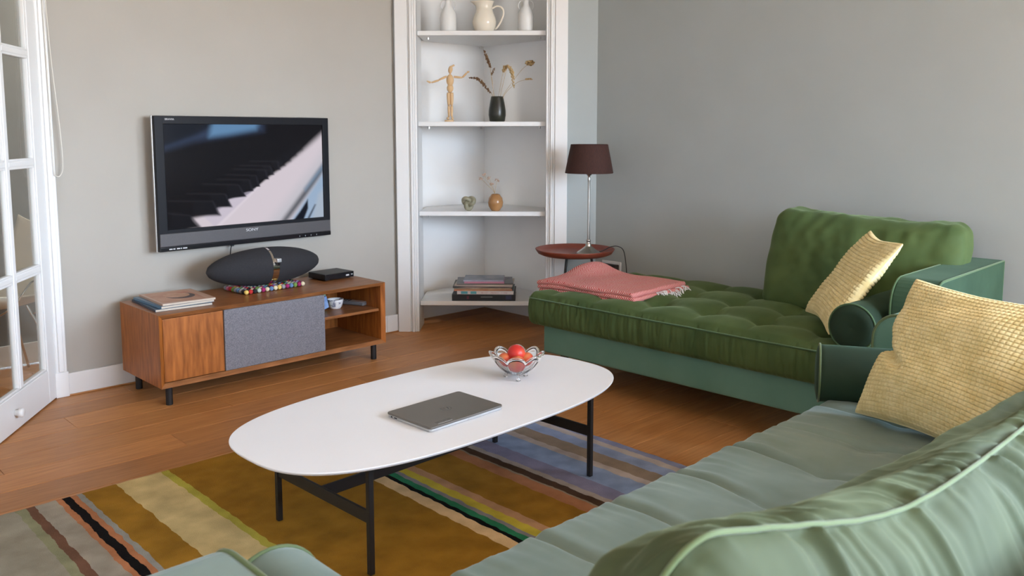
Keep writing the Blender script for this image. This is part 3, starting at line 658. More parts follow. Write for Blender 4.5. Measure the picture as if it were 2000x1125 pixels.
    for j in range(ny):
        for i in range(nx): q = j * (nx + 1) + i; F.append((q, q + nx + 1, q + nx + 2, q + 1))
    me = mesh('screen', (V, F)); at = me.color_attributes.new('picture', 'FLOAT_COLOR', 'POINT')
    at.data.foreach_set('color', np.concatenate([C, np.ones(X.shape + (1,))], -1).reshape(-1).astype(np.float32))
    m = mat('lit_screen', (0.004, 0.004, 0.005), 0.12, spec=0.12); t = m.node_tree
    ca = t.nodes.new('ShaderNodeVertexColor'); ca.layer_name = 'picture'
    b = t.nodes['Principled BSDF']; t.links.new(ca.outputs[0], b.inputs['Emission Color']); b.inputs['Emission Strength'].default_value = 0.28
    link('screen', me, m, tv)
screen()

# ------------------------------------------------------------------ built-in corner shelving
def onshelf(a, d, z):     # a metres to the right along the diagonal, d metres behind its face
    c, s = math.cos(DG), math.sin(DG)
    return (DO[0] + a * c - d * s, DO[1] + a * s + d * c, z)
ACORN = (4.355 - DO[0]) * math.cos(DG) + (4.845 - DO[1]) * math.sin(DG)
DCORN = -(4.355 - DO[0]) * math.sin(DG) + (4.845 - DO[1]) * math.cos(DG)
shel = thing('corner_shelving', 'white triangular shelves built into the corner niche', 'shelf', DO, DG)
SHZ = (0.200, 0.812, 1.412, 2.005)
for z in SHZ:
    f0 = 0.035
    aL = 0.142; aR = 0.988
    kL = min(DCORN, f0 + 0.0); 
    dl = DCORN - (ACORN - aL); dr = DCORN - (aR - ACORN)
    poly = [(aL, f0), (aR, f0), (aR, max(f0 + 0.01, dr)), (ACORN, DCORN - 0.004), (aL, max(f0 + 0.01, dl))]
    obj('shelf', prism([(p[0], p[1]) for p in poly], z - 0.030, z, 0.003, 'xy', 2), M['white'], shel)
    for (pa, pd) in ((0.20, 0.14), (ACORN - 0.02, DCORN - 0.05), (0.95, 0.12)):
        obj('shelf_peg', mv(rod((0, 0, z - 0.046), (0, 0, z - 0.031), 0.008, 8), pa, pd, 0), M['silver'], shel)
# px to metres on the diagonal: helper numbers taken from the photo
def A(px, z=None): return (px - 780) / 328 * 1.132          # pixel column to distance along the diagonal
def bottle(label, a, d, s=1.0):
    o = thing('ceramic_bottle', label, 'bottle', onshelf(a, d, SHZ[3] + 0.0005), DG, 'white bottles on the top shelf')
    pr = [(0.0, 0.0), (0.046, 0.0), (0.052, 0.004), (0.054, 0.02), (0.054, 0.10), (0.050, 0.125), (0.038, 0.155), (0.024, 0.175), (0.020, 0.19), (0.020, 0.22), (0.024, 0.225), (0.024, 0.238), (0.019, 0.24), (0.0, 0.236)]
    obj('body', lathe([(r * s, z * s) for r, z in pr], 32, False), M['milk'], o, smooth=True)
    for sg in (-1, 1): obj('handle', tube(smooth_path([(sg * 0.020 * s, 0, 0.215 * s), (sg * 0.042 * s, 0, 0.205 * s), (sg * 0.052 * s, 0, 0.175 * s), (sg * 0.041 * s, 0, 0.150 * s)], 5), 0.003), M['milk'], o, smooth=True)
bottle('matt white ceramic bottle at the left end of the top shelf', 0.335, 0.16)
bottle('matt white ceramic bottle at the right end of the top shelf', 0.855, 0.14, 0.97)
jug = thing('jug', 'cream glazed jug with a looped handle on the top shelf', 'jug', onshelf(0.575, 0.20, SHZ[3] + 0.0005), DG)
jp = [(0.0, 0.0), (0.058, 0.0), (0.062, 0.006), (0.066, 0.018), (0.078, 0.05), (0.081, 0.07), (0.076, 0.10), (0.062, 0.135), (0.054, 0.16), (0.055, 0.18), (0.062, 0.20), (0.067, 0.21), (0.064, 0.211), (0.052, 0.18), (0.05, 0.16), (0.058, 0.135), (0.07, 0.1), (0.074, 0.06), (0.0, 0.02)]
g = lathe(jp, 40, False)
g = ([(x - (0.03 * max(0, (z - 0.175) / 0.036) * max(0, -x / 0.067) ** 3 if x < 0 else 0), y_ * (1 - 0.25 * max(0, (z - 0.17) / 0.04) * max(0, -x / 0.067)), z) for x, y_, z in g[0]], g[1])
obj('body', g, M['cream'], jug, smooth=True)
obj('handle', tube(smooth_path([(0.054, 0, 0.165), (0.085, 0, 0.180), (0.118, 0, 0.168), (0.130, 0, 0.135), (0.115, 0, 0.085), (0.088, 0, 0.040), (0.072, 0, 0.028)], 6), 0.0065, 8), M['cream'], jug, smooth=True)
# artist's mannequin; unit: pixels of the enlarged photo times 0.0008 m
U = 0.0008
mq = thing('artist_mannequin', 'jointed pale wooden mannequin with arms stretched out on the shelf', 'figurine', onshelf(0.345, 0.15, SHZ[2] + 0.0005), DG)
X = lambda px: (px - 518) * U
Z = lambda py: (1005 - py) * U
def limb(a, b_, r0, r1): 
    pts = [(a[0] + (b_[0] - a[0]) * t, a[1] + (b_[1] - a[1]) * t, a[2] + (b_[2] - a[2]) * t) for t in np.linspace(0, 1, 7)]
    return tube(pts, lambda t: (r0 + (r1 - r0) * t) * (0.72 + 0.28 * math.sin(PI * min(1, max(0, t * 0.96 + 0.02))) ** 0.6), 10)
W_ = M['wood_pale']
obj('base', join(mv(lathe([(0.030, 0), (0.032, 0.002), (0.032, 0.010), (0.030, 0.012)], 24), -0.008, 0, 0), rod((-0.012, 0.014, 0.01), (-0.012, 0.014, 0.21), 0.0016)), W_, mq)
for sg in (-1, 1):
    hx_ = sg * 0.0095
    obj('foot', sphere(hx_ + sg * 0.006, -0.012, 0.0225, 0.009, 0.020, 0.010), W_, mq, smooth=True)
    obj('shin', limb((hx_, 0, 0.032), (hx_, 0, Z(870)), 0.0075, 0.0105), W_, mq, smooth=True)
    obj('thigh', limb((hx_, 0, Z(868)), (hx_ * 1.2, 0, Z(760)), 0.0105, 0.0140), W_, mq, smooth=True)
obj('pelvis', sphere(0, 0, Z(724), 0.0225, 0.016, 0.030, 14, 10), W_, mq, smooth=True)
obj('chest', xf(sphere(0, 0, 0, 0.0255, 0.017, 0.040, 14, 10), Matrix.Translation((0, 0, Z(658)))), W_, mq, smooth=True)
obj('neck', rod((0, 0, Z(625)), (0.002, 0, Z(592)), 0.006), W_, mq)
obj('head', xf(sphere(0, 0, 0, 0.0150, 0.017, 0.026, 14, 10), Matrix.Translation((0.003, -0.002, Z(570))) @ Matrix.Rotation(R(8), 4, 'Y')), W_, mq, smooth=True)
obj('peg', rod((0.008, 0, Z(545)), (0.030, 0, Z(532)), 0.006), W_, mq)
for nm, a, b_, r0, r1 in (('upper_arm', (492, 625), (425, 655), 0.0085, 0.007), ('forearm', (425, 657), (360, 678), 0.0075, 0.006), ('upper_arm', (550, 630), (622, 636), 0.0085, 0.007), ('forearm', (624, 634), (660, 596), 0.0075, 0.006)):
    obj(nm, limb((X(a[0]), 0, Z(a[1])), (X(b_[0]), -0.004, Z(b_[1])), r0, r1), W_, mq, smooth=True)
for a, b_ in (((356, 678), (322, 664)), ((662, 592), (682, 586))):
    obj('hand', limb((X(a[0]), -0.004, Z(a[1])), (X(b_[0]), -0.006, Z(b_[1])), 0.0075, 0.005), W_, mq, smooth=True)
# black vase with dried stems
vz = SHZ[2] + 0.0005
vloc = onshelf(0.662, 0.16, vz)
tag(obj('vase', lathe([(0.0, 0.0), (0.046, 0.0), (0.052, 0.006), (0.0585, 0.045), (0.058, 0.075), (0.050, 0.125), (0.043, 0.160), (0.0415, 0.170), (0.038, 0.170), (0.040, 0.158), (0.047, 0.12), (0.054, 0.07), (0.0, 0.012)], 36, False), M['vase_black'], None, vloc, DG, smooth=True), 'black glazed vase holding dried grasses on the second shelf', 'vase')
VX = lambda px: (px - 918) * U
VZ = lambda py: (1001 - py) * U
def seedhead(path, r, n, m_dark, seed):
    rnd = random.Random(seed); P = smooth_path(path, 8); g = []
    for i in range(n):
        t = i / (n - 1); p = P[min(len(P) - 1, int(t * (len(P) - 1)))]
        taper = 0.35 + 0.65 * math.sin(PI * (0.12 + 0.8 * t)); s = r * taper
        a = i * 2.4; off = Vector((math.cos(a), math.sin(a), 0.25 * math.sin(a * 3))) * s * 0.75
        e_ = sphere(0, 0, 0, s * 0.55, s * 0.45, s * 1.05, 6, 5)
        M_ = Matrix.Translation(p + off) @ Matrix.Rotation(rnd.uniform(-0.6, 0.6), 4, 'X') @ Matrix.Rotation(rnd.uniform(-0.6, 0.6), 4, 'Y')
        g.append(xf(e_, M_))
    return join(*g)
def stem(label, pts, head=None, r=0.006, n=24, dark=False, extra=None, y0=0.0, y1=0.0):
    k = len(pts); P = [(VX(x), y0 + (y1 - y0) * i / max(1, k - 1), VZ(y_)) for i, (x, y_) in enumerate(pts)]
    o = thing('dried_grass', label, 'dried plant', vloc, DG, 'dried stems in the black vase')
    obj('stem', tube(smooth_path(P, 6), 0.0012, 5), M['straw'], o)
    if head:
        H = [(VX(x), y1, VZ(y_)) for x, y_ in head]; obj('seed_head', seedhead(H, r, n, dark, len(label)), M['straw_dark'] if dark else M['straw'], o, smooth=True)
    if extra: 
        for q in extra: obj('seed_head', q, M['straw'], o, smooth=True)
stem('tallest dried stem with a dark brown upright seed head', [(905, 960), (893, 790), (868, 620), (862, 545)], [(862, 545), (845, 500), (826, 450), (810, 405)], 0.009, 34, True, y1=0.0)
stem('short dried stem with a small brown tip beside the tallest stem', [(908, 960), (890, 780), (872, 620)], [(870, 610), (882, 580), (898, 550)], 0.007, 12, True, y0=0.006, y1=0.01)
stem('dried wheat stem arching far to the left of the vase', [(900, 960), (885, 800), (862, 755)], [(860, 758), (805, 690), (752, 642), (685, 634)], 0.010, 40, True, y0=-0.008, y1=-0.02)
stem('straight thin dried stem with a ragged tan head', [(920, 960), (930, 790), (965, 600), (978, 570)], [(972, 580), (985, 545), (1010, 530)], 0.012, 18, y0=0.012, y1=0.02)
stem('dried stem whose tan seed head hangs downwards', [(925, 960), (945, 790), (985, 620), (1005, 540)], [(1005, 535), (1035, 565), (1050, 620), (1058, 715)], 0.011, 38, y1=-0.012)
stem('dried stem leaning right with a fluffy round head', [(930, 960), (968, 785), (1060, 650), (1130, 560), (1180, 520)], None, extra=[join(*[mv(sphere(0, 0, 0, 0.009, 0.009, 0.006, 6, 5), VX(1195) + 0.028 * math.cos(q * 2.4) * math.sqrt(q / 26), 0.02 * math.sin(q * 1.7), VZ(510) + 0.016 * math.sin(q * 2.4) * math.sqrt(q / 26)) for q in range(26)])], y1=0.03)
stem('low dried stem leaning right with a small flat tip', [(926, 960), (975, 785), (1080, 680), (1170, 648)], [(1160, 650), (1185, 644), (1212, 650)], 0.008, 12, y0=-0.01, y1=-0.03)
# stone ornament and round vase on the third shelf
zz = SHZ[1] + 0.0005
kp = []
for i in range(90):
    t = 2 * PI * i / 90
    kp.append(((math.sin(t) + 2 * math.sin(2 * t)) * 0.0125, math.sin(3 * t) * -0.013, (math.cos(t) - 2 * math.cos(2 * t)) * 0.0135))
tag(obj('stone_ornament', mv(join(tube(kp, 0.0165, 10, True), sphere(0, 0, 0, 0.032, 0.02, 0.034, 14, 10)), 0, 0, 0.0545), M['stone'], None, onshelf(0.470, 0.10, zz), DG, smooth=True), 'small grey-green knotted stone ornament beside the round vase', 'ornament')
bvl = onshelf(0.652, 0.10, zz)
tag(obj('round_vase', lathe([(0.0, 0.0), (0.026, 0.0), (0.030, 0.004), (0.047, 0.030), (0.052, 0.056), (0.046, 0.086), (0.030, 0.108), (0.022, 0.114), (0.019, 0.113), (0.028, 0.1), (0.042, 0.08), (0.048, 0.055), (0.0, 0.01)], 36, False), M['vase_tan'], None, bvl, DG, smooth=True), 'round caramel brown vase with dried flowers on the third shelf', 'vase')
q_ = 0.000676
for lb, hx_, hz_, dy in (('dried flower sprig leaning furthest left in the round vase', 920, 642, 0.012), ('dried flower sprig rising highest from the round vase', 952, 600, 0.0), ('middle dried flower sprig in the round vase', 1008, 638, -0.012), ('short dried flower sprig low in the round vase', 1030, 702, 0.01), ('dried flower sprig leaning right in the round vase', 1085, 660, -0.004)):
    o = thing('dried_flower', lb, 'dried plant', bvl, DG, 'dried flowers in the round vase')
    x1 = (hx_ - 1068) * q_; z1 = (965 - hz_) * q_
    obj('stem', tube(smooth_path([(0.0, 0, 0.03), (-0.004, dy * 0.3, 0.115), (x1 * 0.55 - 0.003, dy * 0.6, 0.115 + (z1 - 0.115) * 0.6), (x1, dy, z1)], 5), 0.0009, 5), M['straw'], o)
    rnd = random.Random(hx_); fl = []
    for k in range(9):
        v = Vector((rnd.uniform(-1, 1), rnd.uniform(-1, 1), rnd.uniform(-0.6, 1))).normalized() * 0.009
        fl.append(xf(sphere(0, 0, 0, 0.0045, 0.0022, 0.007, 6, 4), Matrix.Translation((x1 + v.x * 1.3, dy + v.y, z1 + v.z)) @ Matrix.Rotation(rnd.uniform(0, 3), 4, 'X') @ Matrix.Rotation(rnd.uniform(0, 3), 4, 'Y')))
    obj('flower', join(*fl), M['petal'], o, smooth=True)
# pile of books and magazines on the lowest shelf (spines to the viewer: local -x turned to the front)
def pile(label, name, cat, a, w_, d_, t, z, spine, cover, rz=0.0, dd=0.0, fn=None):
    p = onshelf(a, 0.045 + d_ / 2 + dd, z)
    o = magazine(name, label, d_, w_, t, cover, spine, p, DG + R(90) + rz, cat, 'pile on the lowest shelf', fn)
    return z + t + 0.0006
z = SHZ[0] + 0.0008
g_ = lambda n, c, **k: solid(n, c, 0.45, **k)
def book_print(o, w_, d_, t):
    obj('spine_print', box(-w_ / 2 - 0.0012, -w_ / 2 - 0.0007, -0.06, 0.02, t * 0.55, t * 0.66), g_('grey_print', (0.22, 0.24, 0.26)), o)
    obj('spine_print', box(-w_ / 2 - 0.0012, -w_ / 2 - 0.0007, -0.19, -0.15, t * 0.2, t * 0.85), g_('navy_print', (0.03, 0.035, 0.08)), o)
    obj('spine_print', box(-w_ / 2 - 0.0012, -w_ / 2 - 0.0007, 0.10, 0.115, t * 0.3, t * 0.75), g_('wine_print', (0.12, 0.02, 0.04)), o)
def white_print(o, w_, d_, t):
    for a, b_ in ((0.12, 0.165), (0.06, 0.10)):
        obj('spine_print', box(-w_ / 2 - 0.0012, -w_ / 2 - 0.0007, a, b_, t * 0.12, t * 0.85), g_('teal_print', (0.10, 0.38, 0.46)), o)
    obj('spine_print', box(-w_ / 2 - 0.0012, -w_ / 2 - 0.0007, -0.15, 0.03, t * 0.25, t * 0.7), g_('pink_grey_print', (0.55, 0.42, 0.46), col2=(0.72, 0.68, 0.7), nscale=60), o)
z = pile('thick black book at the bottom of the shelf pile', 'book', 'book', 0.572, 0.432, 0.33, 0.044, z, g_('black_book', (0.014, 0.018, 0.022)), g_('black_book', (0.014, 0.018, 0.022)), fn=book_print)
z = pile('white and teal spined magazine directly on the black book', 'magazine', 'magazine', 0.585, 0.385, 0.28, 0.024, z, g_('white_spine', (0.70, 0.68, 0.68)), g_('teal_cover', (0.08, 0.14, 0.14)), R(-1), fn=white_print)
z = pile('orange-red edged magazine above the white spined one', 'magazine', 'magazine', 0.565, 0.395, 0.28, 0.009, z, g_('red_spine', (0.52, 0.14, 0.07), col2=(0.6, 0.36, 0.2), nscale=14), g_('orange_cover', (0.5, 0.2, 0.1)), R(1.5))
z = pile('beige curled magazine above the orange-red one', 'magazine', 'magazine', 0.57, 0.39, 0.28, 0.009, z, g_('beige_spine', (0.52, 0.40, 0.28), col2=(0.42, 0.3, 0.2), nscale=18), g_('ochre_cover', (0.40, 0.27, 0.12)), R(-3))
z = pile('magazine with a black and beige spine in mid pile', 'magazine', 'magazine', 0.56, 0.40, 0.27, 0.011, z, g_('dark_spine', (0.05, 0.06, 0.06), col2=(0.3, 0.22, 0.2), nscale=8), g_('dark_cover', (0.06, 0.06, 0.06)), R(1))
z = pile('pale beige magazine above the black and beige one', 'magazine', 'magazine', 0.575, 0.395, 0.27, 0.011, z, g_('pale_spine', (0.58, 0.50, 0.42), col2=(0.48, 0.38, 0.34), nscale=10), g_('pale_cover', (0.5, 0.42, 0.34)), R(-2))
z = pile('grey magazine under the pink one, sticking out at both ends', 'magazine', 'magazine', 0.575, 0.385, 0.27, 0.008, z, g_('grey_spine', (0.14, 0.13, 0.12)), g_('grey_cover', (0.30, 0.30, 0.31), col2=(0.16, 0.16, 0.17), nscale=16), R(3))
z = pile('pink spined magazine second from the top of the shelf pile', 'magazine', 'magazine', 0.575, 0.272, 0.21, 0.012, z, g_('pink_spine', (0.58, 0.24, 0.34)), g_('pink_cover', (0.5, 0.2, 0.3)), R(0.5))
z = pile('blue-grey magazine on top of the shelf pile', 'magazine', 'magazine', 0.572, 0.275, 0.21, 0.010, z, g_('bluegrey_spine', (0.42, 0.44, 0.56), col2=(0.3, 0.32, 0.42), nscale=12), g_('bluegrey_cover', (0.22, 0.26, 0.32), col2=(0.40, 0.42, 0.46), nscale=11))

# ------------------------------------------------------------------ side table and lamp
SX, SY = 3.975, 3.575
st = thing('side_table', 'rust red round tray table between sofa end and corner', 'table', (SX, SY, 0))
obj('tray', lathe([(0.0, 0.578), (0.205, 0.578), (0.232, 0.590), (0.247, 0.612), (0.2485, 0.617), (0.244, 0.618), (0.228, 0.597), (0.203, 0.586), (0.0, 0.586)], 56, False), M['rust'], st, smooth=True)
for k in range(3):
    a = R(192 + 120 * k); obj('leg', rod((0.10 * math.cos(a), 0.10 * math.sin(a), 0.578), (0.20 * math.cos(a), 0.20 * math.sin(a), 0.0), 0.008, 10), M['black'], st)
LX, LY = 4.005, 3.490
lm = thing('table_lamp', 'slim nickel table lamp with a dark brown shade on the tray table', 'lamp', (LX, LY, 0.5865))
obj('base', lathe([(0.0, 0.0), (0.070, 0.0), (0.075, 0.004), (0.075, 0.010), (0.068, 0.016), (0.050, 0.028), (0.026, 0.046), (0.017, 0.056), (0.020, 0.062), (0.014, 0.068), (0.012, 0.082), (0.016, 0.088), (0.010, 0.095), (0.0, 0.095)], 36, False), M['nickel'], lm, smooth=True)
obj('stem', lathe([(0.0085, 0.09), (0.0095, 0.12), (0.0080, 0.20), (0.0075, 0.40), (0.0090, 0.46), (0.0105, 0.47), (0.0085, 0.475), (0.0085, 0.488), (0.014, 0.492), (0.022, 0.506), (0.022, 0.512), (0.0, 0.512)], 24, False), M['nickel'], lm, smooth=True)
SB, ST_, SHB, SHT = 0.147, 0.113, 0.505, 0.682
obj('lamp_shade', lathe([(SB, SHB), (SB + 0.0015, SHB + 0.003), ((SB + ST_) / 2 + 0.002, (SHB + SHT) / 2), (ST_ + 0.0015, SHT - 0.003), (ST_, SHT), (ST_ - 0.004, SHT), ((SB + ST_) / 2 - 0.003, (SHB + SHT) / 2), (SB - 0.004, SHB), (SB, SHB)], 56, False), M['shade'], lm, smooth=True)
obj('shade_ring', join(tube([(0.112 * math.cos(R(a)), 0.112 * math.sin(R(a)), SHT - 0.012) for a in range(0, 360, 12)], 0.002, 5, True), *[rod((0.112 * math.cos(R(a)), 0.112 * math.sin(R(a)), SHT - 0.012), (0, 0, SHT - 0.03), 0.0018, 5) for a in (0, 120, 240)], rod((0, 0, 0.51), (0, 0, SHT - 0.03), 0.006)), M['nickel'], lm)
obj('cord', tube(smooth_path([(0.062, -0.012, 0.012), (0.100, -0.03, 0.014), (0.150, -0.050, 0.036), (0.190, -0.075, 0.040), (0.225, -0.095, 0.015), (0.245, -0.10, -0.06), (0.258, -0.10, -0.16), (0.262, -0.09, -0.28)], 6), 0.0028, 6), M['black'], lm, smooth=True)
pl = thing('plug_adapter', 'dark plug adapter block on the wall behind the chaise end', 'plug', (XW - 0.001, 3.575, 0.440))
obj('case', rbox(-0.05, 0, -0.065, 0.065, 0, 0.042, 0.006), solid('dark_brown_plastic', (0.03, 0.018, 0.015), 0.5), pl)
obj('socket_plate', rbox(-0.008, 0.0005, -0.08, 0.08, -0.03, 0.06, 0.003), M['white'], pl)

# ------------------------------------------------------------------ coffee table
ct = thing('coffee_table', 'white oval-topped coffee table on thin black metal legs over the rug', 'table', (1.908, 2.350, 0.0), R(2.0))
top = []
for i in range(120):
    t = 2 * PI * i / 120; c_, s_ = math.cos(t), math.sin(t); n_ = 2 / 2.85
    top.append((0.772 * math.copysign(abs(c_) ** n_, c_), 0.382 * math.copysign(abs(s_) ** n_, s_)))
rings = [(0.955, 0.3585), (0.988, 0.3645), (0.998, 0.3695), (1.0, 0.3725), (0.9985, 0.3745), (0.995, 0.3750)]
V = []; F = []; n_ = len(top)
for s_, z_ in rings: V += [(x * (1 - (1 - s_) * 0.55), y_ * s_, z_) for x, y_ in top]
for j in range(len(rings) - 1):
    for i in range(n_): k = (i + 1) % n_; F.append((j * n_ + i, j * n_ + k, (j + 1) * n_ + k, (j + 1) * n_ + i))
F.append(tuple(range(n_ - 1, -1, -1))); F.append(tuple(range((len(rings) - 1) * n_, len(rings) * n_)))
obj('tabletop', (V, F), M['table_white'], ct)
LXh, LYh = 0.522, 0.262
for sx_ in (-1, 1):
    for sy_ in (-1, 1): obj('leg', rbox(sx_ * LXh - 0.009, sx_ * LXh + 0.009, sy_ * LYh - 0.009, sy_ * LYh + 0.009, 0.013, 0.3585, 0.002), M['black'], ct)
    obj('crossbar', rbox(sx_ * LXh - 0.005, sx_ * LXh + 0.005, -LYh, LYh, 0.172, 0.212, 0.002), M['black'], ct)
    obj('top_bar', rbox(sx_ * LXh - 0.008, sx_ * LXh + 0.008, -LYh, LYh, 0.346, 0.3585, 0.002), M['black'], ct)
obj('stretcher', rbox(-LXh, LXh, -0.005, 0.005, 0.172, 0.212, 0.002), M['black'], ct)

# laptop
lp = thing('laptop', 'closed grey laptop lying on the white coffee table', 'laptop', (1.826, 2.236, 0.3755), R(2.2))
LW, LD = 0.334, 0.232
def rrect(w_, d_, r): 
    o = []
    for cx, cy, a in ((w_ / 2 - r, d_ / 2 - r, 0), (-w_ / 2 + r, d_ / 2 - r, 90), (-w_ / 2 + r, -d_ / 2 + r, 180), (w_ / 2 - r, -d_ / 2 + r, 270)): o += arc(cx, cy, r, a, a + 90, 5)
    return o
obj('base', prism(rrect(LW - 0.004, LD - 0.004, 0.012), 0.0005, 0.010, 0.003, 'xy'), M['laptop_base'], lp)
obj('lid', prism(rrect(LW, LD, 0.012), 0.0105, 0.0175, 0.002, 'xy'), M['laptop'], lp)
z_ = 0.0176
ringo = [(0.021 * math.cos(R(a)), 0.021 * math.sin(R(a))) for a in range(0, 360, 10)]; ringi = [(0.0185 * math.cos(R(a)), 0.0185 * math.sin(R(a))) for a in range(0, 360, 10)]
Vr = [(x, y_, z_) for x, y_ in ringo] + [(x, y_, z_) for x, y_ in ringi]; Fr = [(i, (i + 1) % 36, 36 + (i + 1) % 36, 36 + i) for i in range(36)]
gl = [(Vr, Fr)]
for (x0, y0_, x1, y1_) in ((-0.010, -0.008, -0.003, 0.012), (0.003, -0.014, 0.010, 0.006)):
    gl.append(([(x0 - 0.0012, y0_, z_), (x0 + 0.0012, y0_, z_), (x1 + 0.0012, y1_, z_), (x1 - 0.0012, y1_, z_)], [(0, 1, 2, 3)]))
gl.append(([(-0.006, 0.004, z_), (-0.001, 0.005, z_), (-0.003, -0.007, z_), (-0.0055, -0.007, z_), (-0.0035, 0.002, z_), (-0.0065, 0.002, z_)], [(0, 1, 2, 3, 4, 5)]))
gl.append(([(0.007, 0.005, z_), (0.012, 0.005, z_), (0.009, -0.007, z_), (0.004, -0.007, z_), (0.005, -0.005, z_), (0.008, -0.005, z_), (0.0098, 0.003, z_), (0.0065, 0.003, z_)], [tuple(range(8))]))
obj('lid_logo', join(*gl), M['laptop_mark'], lp)
obj('lid_label', join(box(-0.125, -0.058, -0.098, -0.084, 0.0175, 0.0178)), solid('dark_label', (0.07, 0.065, 0.058), 0.5, col2=(0.14, 0.13, 0.12), nscale=160), lp)
obj('lid_label', box(-0.125, -0.062, -0.105, -0.1035, 0.0175, 0.0178), M['mark'], lp)
obj('port', join(box(0.0, 0.06, -LD / 2 + 0.0005, -LD / 2 + 0.003, 0.004, 0.0075)), M['silver'], lp)
obj('port', join(box(-LW / 2 + 0.0014, -LW / 2 + 0.004, 0.06, 0.075, 0.004, 0.008), box(-LW / 2 + 0.0014, -LW / 2 + 0.004, 0.085, 0.093, 0.004, 0.008)), M['black'], lp)

# glass fruit bowl
bx, by, bz = 2.300, 2.372, 0.3755
gb = thing('fruit_bowl', 'scalloped clear glass fruit bowl on small feet on the coffee table', 'bowl', (bx, by, bz), R(22.5))
nA, NL = 96, 8
def rimz(a): return 0.078 + 0.026 * abs(math.sin(NL * a / 2)) ** 0.7
def rimr(a): return 0.085 + 0.017 * abs(math.sin(NL * a / 2)) ** 0.7
V = []; F = []
levels = 9
for side in (0, 1):
    for j in range(levels + 1):
        t = j / levels
        for i in range(nA):
            a = 2 * PI * i / nA; fl = 0.006 * abs(math.sin(NL * a / 2)) * t
            r = 0.020 + (rimr(a) - 0.020) * t ** 0.62 + fl; z_ = 0.020 + (rimz(a) - 0.020) * t ** 1.35
            if side: r = max(0.004, r - 0.006 * (1 - 0.5 * t)); z_ += 0.006 * (1 - t)
            V.append((r * math.cos(a), r * math.sin(a), z_))
W0 = (levels + 1) * nA
for side in (0, 1):
    for j in range(levels):
        for i in range(nA):
            k = (i + 1) % nA; q = (side * W0 + j * nA + i, side * W0 + j * nA + k, side * W0 + (j + 1) * nA + k, side * W0 + (j + 1) * nA + i); F.append(q if not side else q[::-1])
for i in range(nA):
    k = (i + 1) % nA; F.append((levels * nA + i, levels * nA + k, W0 + levels * nA + k, W0 + levels * nA + i))
F.append(tuple(range(nA - 1, -1, -1))); F.append(tuple(W0 + i for i in range(nA)))
obj('bowl', (V, F), M['glass'], gb, smooth=True)
for l in range(NL):
    pts = []
    for i in range(13):
        a = 2 * PI * (l + i / 12) / NL; pts.append(((rimr(a) + 0.004) * math.cos(a), (rimr(a) + 0.004) * math.sin(a), rimz(a) + 0.001))
    obj('scallop', tube(pts, 0.0052, 8), M['glass'], gb, smooth=True)
for k in range(3):
    a = R(212 + 120 * k); obj('foot', join(mv(lathe([(0.0, 0), (0.008, 0.0), (0.010, 0.004), (0.007, 0.010), (0.005, 0.016), (0.007, 0.030)], 14, False), 0.045 * math.cos(a), 0.045 * math.sin(a), 0.0005)), M['glass'], gb, smooth=True)
def fruit(label, x, y_, z_, r, m, tilt):
    g = sphere(0, 0, 0, r, r, r * 0.94, 24, 16); g2 = []
    for p in g[0]:
        a = math.atan2(p[1], p[0]); rr = math.hypot(p[0], p[1]) / r
        dip = -0.22 * r * math.exp(-(rr / 0.22) ** 2) * (1 if p[2] > 0 else -0.5); cre = -0.045 * r * math.exp(-((a - 0.4) / 0.16) ** 2) * rr
        g2.append((p[0] + cre * math.cos(a), p[1] + cre * math.sin(a), p[2] + dip))
    tag(obj('peach', xf((g2, g[1]), Matrix.Rotation(tilt, 4, 'X') @ Matrix.Rotation(tilt * 0.7, 4, 'Y')), m, None, (x, y_, z_), 0, smooth=True), label, 'fruit', 'fruit in the glass bowl')
fruit('deep red nectarine on top in the glass bowl', bx + 0.016, by + 0.018, bz + 0.094, 0.036, M['peach_red'], 0.5)
fruit('orange-red peach at the front of the glass bowl', bx - 0.020, by - 0.022, bz + 0.064, 0.035, M['peach'], -0.4)
fruit('orange-red peach at the far right of the glass bowl, half hidden', bx + 0.048, by - 0.010, bz + 0.066, 0.031, M['peach'], 1.1)
fruit('orange-red peach at the far left of the glass bowl, half hidden', bx - 0.022, by + 0.046, bz + 0.066, 0.031, M['peach'], 2.0)

